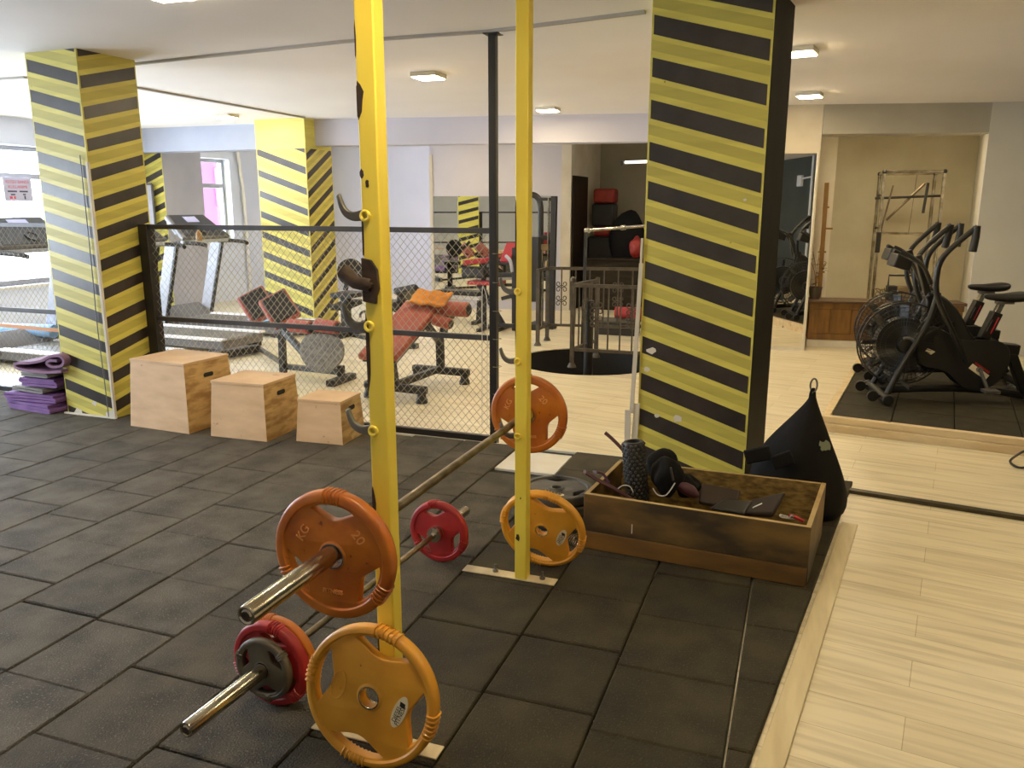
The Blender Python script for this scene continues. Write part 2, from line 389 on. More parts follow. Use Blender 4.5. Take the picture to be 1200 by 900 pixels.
# ================================================================== THE SETTING
CE = 2.667           # ceiling
FZ = -.025           # laminate floor; the rubber tiles lie on it, their top is z = 0
DIRB = Vector((math.cos(R(11)), math.sin(R(11)), 0))      # the rear walls run 11 degrees off the tile grid
NB = Vector((-DIRB.y, DIRB.x, 0))
def wall_seg(mb, a, b, th, z0, z1, m=0):
    """box standing on the line a-b (front face), thickness th to the far side"""
    a = Vector((a[0], a[1], 0)); b = Vector((b[0], b[1], 0)); d = (b-a).normalized(); n = Vector((-d.y, d.x, 0))*th
    q = [a, b, b+n, a+n]
    mb.hexa([p+Vector((0, 0, z0)) for p in q], [p+Vector((0, 0, z1)) for p in q], m); return mb
# laminate floor with the round stair opening
HC = (-2.12, 8.28); HR = .78
me = curve_plate([(-11, -3), (4.2, -3), (4.2, 15.5), (-11, 15.5)], [circ(HR, 48, HC)], .006, 0)
mb = MB(); mb.mesh(me, Matrix.Translation((0, 0, FZ-.006)))
fl = struct(mb.build('floor', 'laminate', smooth=False))
mb = MB(); mb.lathe([(HR+.012, -2.3), (HR+.012, FZ-.0125)], 48, caps=False, Tm=Matrix.Translation((HC[0], HC[1], 0)))
mb.lathe([(.001, -2.3), (HR+.012, -2.3)], 48, Tm=Matrix.Translation((HC[0], HC[1], 0)))
struct(mb.build('stairwell_shaft', 'hole'))
# rubber tiles: columns .40 wide, seams staggered column by column
xs = [-.117, -.53, -.917, -1.345, -1.745, -2.15, -2.54, -2.95, -3.335, -3.70]
while xs[-1] > -8.3: xs.append(xs[-1]-.39)
ph = {0: 2.373, 1: 2.57, 2: 2.652, 3: 2.25, 4: 2.44, 5: 2.363, 6: 2.184, 7: 2.587, 8: 2.75}
def redge(y): return -.043+(y-2.2)*.146
mb = MB(); tints = []
def tile(x0, x1, y0, y1, x1b=None, rnd=None):
    gp = .0035; be = .005; zt = random.uniform(-.0015, .0015)
    jit = random.uniform(-.004, .004)
    x0 += gp; y0 += gp+jit; y1 -= gp-jit; x1 -= gp; x1t = x1 if x1b is None else x1b-gp
    lo = [(x0, y0, FZ), (x1, y0, FZ), (x1t, y1, FZ), (x0, y1, FZ)]
    md = [(p[0], p[1], zt-be) for p in lo]
    hi = [(x0+be, y0+be, zt), (x1-be, y0+be, zt), (x1t-be, y1-be, zt), (x0+be, y1-be, zt)]
    b = len(mb.v); mb.v += [Vector(p) for p in lo+md+hi]
    for f in [(8, 9, 10, 11)]+[(i, (i+1) % 4, 4+(i+1) % 4, 4+i) for i in range(4)]+[(4+i, 4+(i+1) % 4, 8+(i+1) % 4, 8+i) for i in range(4)]:
        mb.f.append([i+b for i in f]); mb.mi.append(0)
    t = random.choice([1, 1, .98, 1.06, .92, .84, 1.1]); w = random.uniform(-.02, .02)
    cw_ = (1, 1, 1)  # columns to the right get darker, browner tints: the light there, painted in
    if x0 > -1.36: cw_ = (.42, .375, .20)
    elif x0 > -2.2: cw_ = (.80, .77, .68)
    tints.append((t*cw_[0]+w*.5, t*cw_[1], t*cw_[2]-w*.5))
for i in range(len(xs)-1):
    x1, x0 = xs[i], xs[i+1]
    p = ph.get(i+1, 2.2+random.uniform(0, .39)) if i+1 < 9 else 2.2+random.uniform(0, .39)
    y = p-.393*12
    while y < 5.0:
        ya, yb = max(y, -2.4), min(y+.393, 4.985)
        if yb-ya > .05 and not (i == 3 and 4.5 < (ya+yb)/2 < 4.9): tile(x0, x1, ya, yb)
        y += .393
y = 3.02-.393*11
while y < 5.0:
    ya, yb = max(y, 2.0), min(y+.393, 4.985)
    if yb-ya > .05: tile(xs[0], redge(ya), ya, yb, redge(yb))
    y += .393
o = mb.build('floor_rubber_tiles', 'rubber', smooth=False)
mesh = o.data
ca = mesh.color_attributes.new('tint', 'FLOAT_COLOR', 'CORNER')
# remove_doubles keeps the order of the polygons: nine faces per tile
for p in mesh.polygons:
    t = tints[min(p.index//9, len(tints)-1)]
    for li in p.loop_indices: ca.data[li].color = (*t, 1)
struct(o)
mb = MB(); a_ = at(595, 549, 0); b_ = at(661, 534, 0); mb.box(-1.74, -1.35, 4.50, 4.90, FZ, -.006); struct(mb.build('floor_patch', 'white', bevel=.002))
mb = MB(); mb.box(-8.3, -.93, -2.4, 4.985, FZ, FZ+.004)  # near-black sheet put in to darken the gaps between the tiles
struct(mb.build('floor_gap_darkener', 'under', smooth=False))
# pale plank edging along the tiles, strip across the laminate, edging at the far end of the tiles
def strip(name, a, b, w, z0, z1, m):
    mb = MB(); a = Vector(a); b = Vector(b)
    wall_seg(mb, a, b, w, z0, z1); return struct(mb.build(name, m, bevel=.003))
strip('trim_plank_edge', (redge(1.2)+.092, 1.2), (redge(4.3)+.092, 4.3), .078, FZ, FZ+.013, 'edgeboard')
a = at(999, 579, FZ); b = at(1200, 611, FZ); d = (b-a).normalized()
strip('trim_threshold', a-d*.55, b+d*2.2, .05, FZ, FZ+.022, 'threshold')
strip('trim_tile_end', (-8.3, 4.987), (-.95, 4.987), .03, FZ, FZ+.018, 'white')
# ceiling
mb = MB(); mb.box(-11, 4.2, -3, 15.5, CE, CE+.1); struct(mb.build('ceiling', 'ceil', smooth=False))
# left window wall: two openings plus an unseen one added for daylight
WX = -9.4
def win_wall(mb, x0, x1, ops, y0, y1):
    ys = y0
    for (a, b, z0, z1) in ops:
        mb.box(x0, x1, ys, a, FZ-.1, CE); mb.box(x0, x1, a, b, FZ-.1, z0); mb.box(x0, x1, a, b, z1, CE); ys = b
    mb.box(x0, x1, ys, y1, FZ-.1, CE)
W0 = (.6, 3.6, .60, 2.33); W1 = (4.6, 8.55, .60, 2.33); W2 = (10.50, 11.78, 1.03, 2.36)
mb = MB(); win_wall(mb, WX-.25, WX, [W0, W1, W2], -3, 15.5)
struct(mb.build('wall_left', 'wall_blue', smooth=False))
def window(n, W, transom, muls, m):
    a, b, z0, z1 = W; fx = WX-.16; mb = MB(); t = .055
    mb.box(fx-.03, fx+.03, a, b, z0, z0+t); mb.box(fx-.03, fx+.03, a, b, z1-t, z1)
    mb.box(fx-.03, fx+.03, a, a+t, z0+t, z1-t); mb.box(fx-.03, fx+.03, b-t, b, z0+t, z1-t)
    for z in transom: mb.box(fx-.028, fx+.028, a+t, b-t, z-.035, z+.035)
    for y in muls: mb.box(fx-.026, fx+.026, y-.035, y+.035, z0+t, z1-t)
    w = struct(mb.build('window_%d' % n, m, bevel=.004))
    gb = MB(); gb.box(fx-.004, fx+.004, a+.02, b-.02, z0+.02, z1-.02)
    struct(gb.build('pane', 'glass', w, smooth=False))
    sb = MB(); sb.box(WX-.12, WX+.06, a-.05, b+.05, z0-.04, z0); struct(sb.build('window_sill', 'white', w, bevel=.006))
    return w
window(1, W1, [1.96], [6.2], 'silver')
window(3, W0, [1.96], [2.1], 'silver')  # out of view, added to bring daylight to the near floor
window(2, W2, [1.92], [10.86], 'silver')
# rear: lavender wall far behind, nearer mirror wall, corridor
mb = MB(); mb.box(WX, -4.6, 13.6, 13.8, FZ-.1, CE); struct(mb.build('wall_back', 'wall_lav', smooth=False))
mL = Vector((-5.66, 11.85, 0)); mR = Vector((-3.62, 12.25, 0))
mb = MB(); wall_seg(mb, mL, mR, .16, FZ-.1, CE); struct(mb.build('wall_mirror_back', 'wall_lav', smooth=False))
mb = MB(); _a = mR; _b = mR+DIRB*.15; _q = [_a, _b, Vector((_b.x+.03, 14.0, 0)), Vector((_a.x, 14.0, 0))]; mb.hexa([p+Vector((0, 0, FZ-.1)) for p in _q], [p+Vector((0, 0, CE)) for p in _q]); struct(mb.build('wall_corridor_left', 'wall_cream', smooth=False))
d = (mR-mL).normalized(); n = Vector((d.y, -d.x, 0))
mb = MB(); wall_seg(mb, mL-n*-.0+n*.012+d*.06, mR+n*.012-d*.10, .008, .12, 1.74)
o = mb.build('wall_mirror', 'mirror', smooth=False)
struct(o)
mb = MB(); wall_seg(mb, mL-d*.0+n*.02, mL+d*.05+n*.02, .03, FZ, CE-.3); struct(mb.build('trim_mirror_edge', 'wall_beige', smooth=False))
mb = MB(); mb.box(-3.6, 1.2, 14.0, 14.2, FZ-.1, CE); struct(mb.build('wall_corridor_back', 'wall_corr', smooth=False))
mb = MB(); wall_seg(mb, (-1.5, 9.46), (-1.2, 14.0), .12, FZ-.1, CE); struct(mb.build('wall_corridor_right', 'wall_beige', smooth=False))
# rear right wall that carries the tall mirror, white jamb, alcove
pr_ = Vector((.03, 9.74, 0))
mb = MB(); wall_seg(mb, pr_-DIRB*1.56, pr_+DIRB*.03, .80, FZ-.1, CE); struct(mb.build('wall_rear_right', 'wall_cream', smooth=False))
mb = MB(); q0 = pr_-DIRB*.62-NB*.012; q1 = pr_-DIRB*.005-NB*.012
wall_seg(mb, q0, q1, .008, .0, 2.16)
struct(mb.build('wall_mirror_tall', 'mirror', smooth=False))
mb = MB(); wall_seg(mb, q1-NB*.004, q1-NB*.004+DIRB*.018, .02, FZ, 2.17); wall_seg(mb, q0-NB*.004, q1-NB*.004, .02, FZ, .012)
struct(mb.build('trim_mirror_frame', 'white', smooth=False))
j0 = pr_+DIRB*.035; j1 = pr_+DIRB*.385
mb = MB(); wall_seg(mb, j0+NB*.80, j1+NB*.80, .30, FZ-.1, CE); struct(mb.build('wall_jamb', 'jamb', smooth=False))
k1 = Vector((1.72, 10.13, 0))
mb = MB(); wall_seg(mb, j0-NB*.01, k1+DIRB*.05-NB*.01, .34, 2.36, CE); struct(mb.build('trim_alcove_beam', 'beamgrey', smooth=False))
mb = MB(); _a = k1-NB*.03; _b = k1+DIRB*2.6-NB*.03; _q = [_a, _b, _b+Vector((0, 2.6, 0)), _a+Vector((.42, 3.1, 0))]; mb.hexa([p+Vector((0, 0, FZ-.1)) for p in _q], [p+Vector((0, 0, CE)) for p in _q]); struct(mb.build('wall_right_block', 'wall_block', smooth=False))
mb = MB(); mb.box(-1.2, 4, 13.2, 13.35, FZ-.1, CE); struct(mb.build('wall_alcove_back', 'wall_alcove', smooth=False))
# right and front walls, seen only in the mirrors
mb = MB(); mb.box(3.6, 3.8, -3, 11, FZ-.1, CE); struct(mb.build('wall_right', 'wall_dark', smooth=False))
mb = MB(); mb.box(-11, 4.2, -3, -2.8, FZ-.1, CE); struct(mb.build('wall_front', 'wall_beige', smooth=False))
# ceiling beams
mb = MB(); mb.box(WX, -6.12, 9.5, 9.8, 2.34, CE); struct(mb.build('trim_beam_left', 'beam_blue', smooth=False))
mb = MB(); wall_seg(mb, (-6.12, 9.23), (-1.2, 10.06), .26, 2.345, CE); struct(mb.build('trim_beam_main', 'wall_lav', smooth=False))
# door in the corridor's left wall (dark leaf)
cw = mR+DIRB*.15; dv = Vector((.0174, .9998, 0))
mb = MB(); wall_seg(mb, cw+dv*.04+DIRB*.004, cw+dv*.84+DIRB*.004, -.03, FZ, 2.05)
dr = struct(mb.build('door_1', 'doorw', smooth=False))
hb = MB(); p = cw+dv*.76+DIRB*.06+Vector((0, 0, 1.0)); hb.tube([p-DIRB*.03, p, p-dv*.12], .01, 8)
struct(hb.build('door_handle', 'hook', dr))
# ------------------------------------------------------------------ striped pillars
def clip_z(poly, zlo, zhi):
    for sgn, lim in ((1, zlo), (-1, -zhi)):
        out = []
        for i in range(len(poly)):
            a, b = poly[i], poly[(i+1) % len(poly)]
            ia, ib = sgn*a[1] >= lim, sgn*b[1] >= lim
            if ia: out.append(a)
            if ia != ib:
                t = (lim/sgn-a[1])/(b[1]-a[1]); out.append((a[0]+(b[0]-a[0])*t, lim/sgn))
        poly = out
        if not poly: return []
    return poly
def pillar(name, fr, rz, w, d, faces, mats, chips=(), zb=FZ-.01):
    """fr: front right corner; w along local -x, d along local +y. faces: per side dict of stripes"""
    mb = MB(); T = Matrix.Translation((fr[0], fr[1], 0)) @ Matrix.Rotation(rz, 4, 'Z'); mb.T = T
    h = CE-zb
    fm = {k: v.get('base', 0) for k, v in faces.items()}
    vs = [(-w, 0, zb), (0, 0, zb), (0, d, zb), (-w, d, zb), (-w, 0, CE), (0, 0, CE), (0, d, CE), (-w, d, CE)]
    for k, f in dict(front=(0, 1, 5, 4), right=(1, 2, 6, 5), back=(2, 3, 7, 6), left=(3, 0, 4, 7)).items():
        mb.add([vs[i] for i in f], [(0, 1, 2, 3)], fm.get(k, 0))
    fr_ = dict(front=((-w, 0), (1, 0), w, (0, -1)), right=((0, 0), (0, 1), d, (1, 0)), back=((0, d), (-1, 0), w, (0, 1)), left=((-w, d), (0, -1), d, (-1, 0)))
    for k, v in faces.items():
        if 'drop' not in v: continue
        o, u, L, n = fr_[k]; e = .0018
        z = v['z0']
        while z < CE+.4:
            jt = random.uniform(-.006, .006); t = v.get('t', .09)
            m0 = v.get('margin', .012)
            p = [(m0, z+jt), (L-m0, z-v['drop']+jt+random.uniform(-.006, .006)), (L-m0, z-v['drop']+t+jt), (m0, z+t+jt)]
            q = clip_z(p, v.get('zlo', .0), v.get('zhi', CE-.0))
            if len(q) > 2:
                mb.add([(o[0]+u[0]*a+n[0]*e, o[1]+u[1]*a+n[1]*e, b) for a, b in q], [tuple(range(len(q)))], v.get('m', 1))
            gh = (v['p']-t)*.46
            p = [(0.004, z+t+gh*.62), (L-.004, z+t+gh*.62-v['drop']), (L-.004, z+t+gh*.62-v['drop']+gh), (.004, z+t+gh*1.62)]
            q = clip_z(p, v.get('zlo', .0), v.get('zhi', CE))
            if len(q) > 2 and k in ('front', 'right'):
                mb.add([(o[0]+u[0]*a+n[0]*.0009, o[1]+u[1]*a+n[1]*.0009, b) for a, b in q], [tuple(range(len(q)))], 4)
            z += v['p']
    for (k, uu, z, r, seed) in chips:
        o, u, L, n = fr_[k]; e = .003; rr = random.Random(seed)
        q = [(uu+r*math.cos(2*PI*i/9)*rr.uniform(.6, 1.15), z+r*.7*math.sin(2*PI*i/9)*rr.uniform(.6, 1.15)) for i in range(9)]
        mb.add([(o[0]+u[0]*a+n[0]*e, o[1]+u[1]*a+n[1]*e, b) for a, b in q], [tuple(range(9))], 3)
    return struct(mb.build(name, mats, smooth=False))
PM = ['yellow', 'stripe', 'stripe_grey', 'chip', 'yellow_dull']
ST = dict(p=.2135, t=.085)
# nearest left pillar
P1 = pillar('pillar_left', (-4.90, 4.60), R(-2), .50, .52,
       dict(front=dict(drop=.115, z0=-.02, m=1, **ST), right=dict(drop=-.13, z0=-.16, **ST), back=dict(drop=.12, z0=0, **ST), left=dict(drop=-.12, z0=0, **ST)), PM,
       chips=[('front', .30, .10, .03, 1), ('front', .46, .02, .06, 2), ('front', .12, .015, .05, 3), ('front', .36, .3, .012, 4)])
mb = MB(); c = Vector((-4.898, 4.597, 0))
mb.bar(c+Vector((.0, -.0, FZ)), c+Vector((0, 0, 1.9)), .022, .022)
mb.box(-5.40, -4.88, 4.578, 4.598, FZ, .012)
struct(mb.build('trim_pillar_corner', 'chip', P1, bevel=.004))
mb = MB(); mb.tube(smoothpts([(-4.955, 4.59, 1.95), (-4.958, 4.588, 1.2), (-4.965, 4.586, .7), (-4.955, 4.586, .3), (-4.95, 4.584, .0)]), .004, 6)
struct(mb.build('trim_pillar_cable', 'silverdark', P1))
# middle pillar and window pillar: plain yellow on top
P2 = pillar('pillar_middle', (-6.02, 9.02), R(0), .74, .60,
       dict(front=dict(drop=.24, z0=.15, zhi=2.3, p=.26, t=.085), right=dict(drop=-.34, z0=-.2, zhi=2.3, p=.235, t=.085), back=dict(drop=.2, z0=.1, zhi=2.3, **ST), left=dict(drop=-.2, z0=0, zhi=2.3, **ST)), PM)
P3 = pillar('pillar_window', (-8.94, 9.72), R(0), 1.1, .82,
       dict(front=dict(drop=-.42, z0=-.5, zhi=2.35, p=.235, t=.085), right=dict(base=5), left=dict(base=5)), PM+['wall_grey'])
# big pillar on the right, turned nine degrees
P4 = pillar('pillar_right', (-.236, 4.50), R(-9), .64, .50,
       dict(front=dict(drop=.178, z0=.118, p=.2165, t=.098), right=dict(base=5), back=dict(drop=.17, z0=0, **ST), left=dict(drop=-.15, z0=0, **ST)), PM+['pillar_black'],
       chips=[('front', .07, .78, .03, 5), ('front', .045, .67, .022, 6), ('front', .24, .40, .035, 7), ('front', .12, .40, .02, 8), ('front', .55, 1.63, .012, 9)])
mb = MB(); b0 = Vector((-.236, 4.5, 0))+Vector((-math.cos(R(9)), math.sin(R(9)), 0))*.646
mb.bar(b0+Vector((-.043, -.02, FZ)), b0+Vector((-.05, -.02, .42)), .034, .012, up=(0, 1, 0))
mb.bar(b0+Vector((-.03, -.012, .40)), b0+Vector((-.004, -.006, 1.28)), .022, .018)
mb.bar(b0+Vector((-.012, -.012, .9)), b0+Vector((-.004, -.008, 1.42)), .012, .012)
mb.bar(b0+Vector((-.01, -.012, .15)), b0+Vector((.0, -.008, .46)), .034, .014, up=(0, 1, 0))
struct(mb.build('trim_pillar_bead', 'chip', P4))
# cable ducts on the ceiling
def duct(pts, w=.03):
    mb = MB()
    for a, b in zip(pts[:-1], pts[1:]): mb.bar(a, b, w, .018)
    return mb
o = duct([at(150, 76, CE-.009), at(400, 49, CE-.009), at(572, 37, CE-.009), at(756, 14, CE-.009)]).build('cable_duct', 'duct', smooth=False)
tag(o, 'pale cable duct running across the ceiling from the left pillar to the right pillar', 'cable duct')
o = duct([at(0, 93, CE-.009), at(30, 91, CE-.009)], .04).build('cable_duct', 'duct', smooth=False)
tag(o, 'short stretch of cable duct on the ceiling left of the left pillar', 'cable duct')
o = duct([at(155, 102, CE-.009), at(357, 138, CE-.009)], .025).build('cable_duct', 'duct', smooth=False)
tag(o, 'thin cable duct on the ceiling running to the middle yellow pillar', 'cable duct')
# outside: the pink house across the street
mb = MB(); mb.box(-15, -14, 15.2, 24, -4, 7); o = mb.build('pink_building', 'pink', smooth=False)
tag(o, 'pink house front seen outside the far window', 'building')
for y in (16.95, 18.2):
    mb = MB(); mb.box(-14.0, -13.95, y, y+.35, 1.6, 2.5); mb.build('window_panel', 'facadewhite', o, smooth=False)
# ceiling lamps
lamp0 = thing('ceiling_lamp', 'x', 'ceiling lamp')
mb = MB(); mb.box(-.115, .115, -.115, .115, -.035, 0); mb.build('lamp_housing', 'lampbody', lamp0, bevel=.006)
mb = MB(); mb.box(-.10, .10, -.10, .10, -.041, -.0351); mb.build('lamp_diffuser', 'lamp', lamp0, smooth=False)
LAMPS = [(at(502, 86, CE), 0, 'square ceiling lamp between the yellow rack post and the thin grey post'),
         (at(264, 134, CE), 5, 'square ceiling lamp between the left and the middle striped pillars'),
         (at(642, 126, CE), 0, 'square ceiling lamp above the rear beam, right of the thin grey post'),
         (at(937, 57, CE), -9, 'nearer of the two square ceiling lamps right of the right pillar'),
         (at(949, 109, CE), -9, 'farther of the two square ceiling lamps right of the right pillar'),
         (at(192, -14, CE), 0, 'square ceiling lamp glowing at the upper left edge of the photo'),
         (Vector((-.6, 1.6, CE)), 0, 'added unseen ceiling lamp lighting the near rubber tiles'),  # from here on: unseen lamps added to light the room
         (Vector((1.5, 3.6, CE)), -9, 'added unseen ceiling lamp lighting the near laminate floor'),
         (Vector((2.6, 7.6, CE)), -9, 'added unseen ceiling lamp lighting the exercise bikes'),
         (Vector((-4.5, 1.2, CE)), 0, 'added unseen ceiling lamp lighting the left rubber tiles'),
         (Vector((.75, 11.0, CE)), -9, 'added hidden ceiling lamp brightening the alcove from behind its beam'),  # added because the alcove came out too dark, concealed by the beam
         (Vector((-4.6, 10.9, CE)), 0, 'added hidden ceiling lamp behind the main beam, before the rear mirror')]  # concealed extra lamp that raises the ambient light at the rear
for i, (p, a, lb) in enumerate(LAMPS):
    if i == 0: lamp0.location = p; lamp0['label'] = lb; lamp0['group'] = 'square ceiling lamps'
    else: dup(lamp0, p, (0, 0, R(a)), lb, 'square ceiling lamps')
# corridor lamp: long white tube lamp
p = at(742, 190, 2.2); p = aty(742, 190, 11.2)
t = thing('tube_lamp', 'white tube lamp in the dark corridor beside the right pillar', 'lamp', p)
mb = MB(); mb.bar(p+Vector((-.12, .02, 0)), p+Vector((.75, .1, .02)), .07, .035); mb.build('lamp_shade', 'lamp_dim', t, bevel=.01)
mb = MB(); mb.ball(p+Vector((-.16, .02, -.01)), .03); mb.build('lamp_cap', 'plastic', t)
mb = MB(); q = p+Vector((.3, .06, .02)); mb.cyl(q, (q.x, q.y, CE), .008, 8); mb.build('rod', 'plastic', t)
# daylight: portals for the sky at the windows
wld = bpy.data.worlds.new('world'); scn.world = wld; wld.use_nodes = True
bg = wld.node_tree.nodes['Background']; bg.inputs[0].default_value = (.84, .92, 1, 1); bg.inputs[1].default_value = 13
for (a, b, z0, z1) in (W0, W1, W2):
    L = bpy.data.lights.new('portal', 'AREA'); L.shape = 'RECTANGLE'; L.size = b-a; L.size_y = z1-z0; L.cycles.is_portal = True
    o = bpy.data.objects.new('window_portal', L); COL.objects.link(o); o.location = (WX-.3, (a+b)/2, (z0+z1)/2)
    o.rotation_euler = Matrix(((0, 0, -1), (1, 0, 0), (0, -1, 0))).to_euler() if False else (R(90), 0, R(-90))
# ================================================================== RACK
rk = thing('squat_rack', 'yellow painted steel squat rack of two tall posts with grey hooks', 'rack', (-1.072, 2.5, 0))
PL = (-1.072, 1.913); PR = (-1.070, 3.10); PW = .054
def post(c, rustpatch):
    mb = MB(); h = PW/2
    mb.box(c[0]-h, c[0]+h, c[1]-h, c[1]+h, .004, 2.56)
    e = .0012
    for (face, u, z, r, sd) in rustpatch:
        rr = random.Random(sd)
        q = [(u+r[0]*math.cos(2*PI*i/11)*rr.uniform(.6, 1.2), z+r[1]*math.sin(2*PI*i/11)*rr.uniform(.7, 1.15)) for i in range(11)]
        q = [(max(-h, min(h, a)), b) for a, b in q]
        if face == 'front': vs = [(c[0]+a, c[1]-h-e, b) for a, b in q]
        else: vs = [(c[0]-h-e, c[1]+a, b) for a, b in q]
        mb.add(vs, [tuple(range(11))], 1)
    return mb.build('post', ['rack', 'rust'], rk, bevel=.004, seg=2)
post(PL, [('front', -.022, 1.86, (.018, .045), 1), ('left', -.02, 1.86, (.02, .045), 2), ('front', -.021, 1.68, (.008, .012), 3), ('front', -.006, 1.655, (.006, .012), 13),
          ('front', -.024, 1.21, (.012, .11), 4), ('left', -.02, 1.21, (.01, .11), 5), ('front', -.024, .78, (.009, .05), 6), ('front', -.016, .64, (.014, .03), 7), ('front', .02, .55, (.004, .012), 17), ('front', -.025, .33, (.005, .08), 8), ('front', -.025, 1.52, (.006, .06), 18), ('front', -.026, 2.0, (.004, .05), 19)])
post(PR, [('front', -.012, .20, (.010, .018), 9), ('front', .0, .38, (.003, .006), 10), ('front', -.024, 1.35, (.004, .3), 11)])
mb = MB(); mb.box(PL[0]-.03, PL[0]+.03, PL[1]-.03, PR[1]+.03, 2.56, 2.62); mb.build('top_beam', 'rack', rk, bevel=.004)
for c in (PL, PR):
    mb = MB(); mb.box(c[0]-.275, c[0]+.155, c[1]-.03, c[1]+.03, .001, .006); bp = mb.build('base_plate', 'edgeboard', rk, bevel=.001)
    for dx in (-.13, .09):
        mb = MB(); p = Vector((c[0]+dx, c[1]+.008, .006)); mb.lathe([(.013, 0), (.013, .010), (.006, .012), (.006, .034), (.0, .036)], 8, Tm=Matrix.Translation(p)); mb.build('bolt', 'hook', bp)
# hooks: flat bent fingers reaching left and up
def hook(c, z, s=1.):
    A = [(0, -.014), (-.030, -.015), (-.055, -.004), (-.070, .018), (-.078, .048)]
    B = [(-.068, .056), (-.058, .030), (-.046, .014), (-.028, .008), (0, .014)]
    A = [(p.x, p.y) for p in smoothpts([(a, b, 0) for a, b in A], 4)]; B = [(p.x, p.y) for p in smoothpts([(a, b, 0) for a, b in B], 4)]
    poly = [(a*s, b*s) for a, b in A+B]
    mb = MB(); Tm = Matrix.Translation((c[0]-PW/2+.004, c[1]-.016, z)) @ Matrix.Rotation(R(90), 4, 'X')
    mb.prism(poly, .014, Tm)
    hk = mb.build('hook', 'hook', rk, bevel=.003)
    mb = MB(); mb.tube(arc((c[0]-.014, c[1]-PW/2-.004, z-.002), .0115, 0, 360, 18)[:-1], .0048, 8, closed=True); mb.build('hook_ring', 'rack', hk)
for z in (1.575, 1.285, .995, .655): hook(PL, z)
for z in (1.262, .975, .655): hook(PR, z, .95)
# rusty bracket with a long round arm
mb = MB(); zb = 1.405
mb.prism([(p[0]*1, p[1]) for p in [(-.028, -.055), (.012, -.06), (.014, -.04), (.022, -.02), (.018, .03), (.0, .055), (-.028, .06)]], .010, Matrix.Translation((PL[0], PL[1]-PW/2, zb)) @ Matrix.Rotation(R(90), 4, 'X'))
br = mb.build('bracket', 'rust', rk, bevel=.002)
mb = MB(); mb.tube([(PL[0]-.0, PL[1]-.036, zb-.012), (PL[0]-.045, PL[1]-.038, zb-.005), (PL[0]-.085, PL[1]-.03, zb+.022)], [.018, .018, .022], 12); mb.cyl((PL[0]-.002, PL[1]-.052, zb-.01), (PL[0]-.002, PL[1]-.032, zb-.01), .009, 10)
mb.build('bracket_arm', 'rust', br)
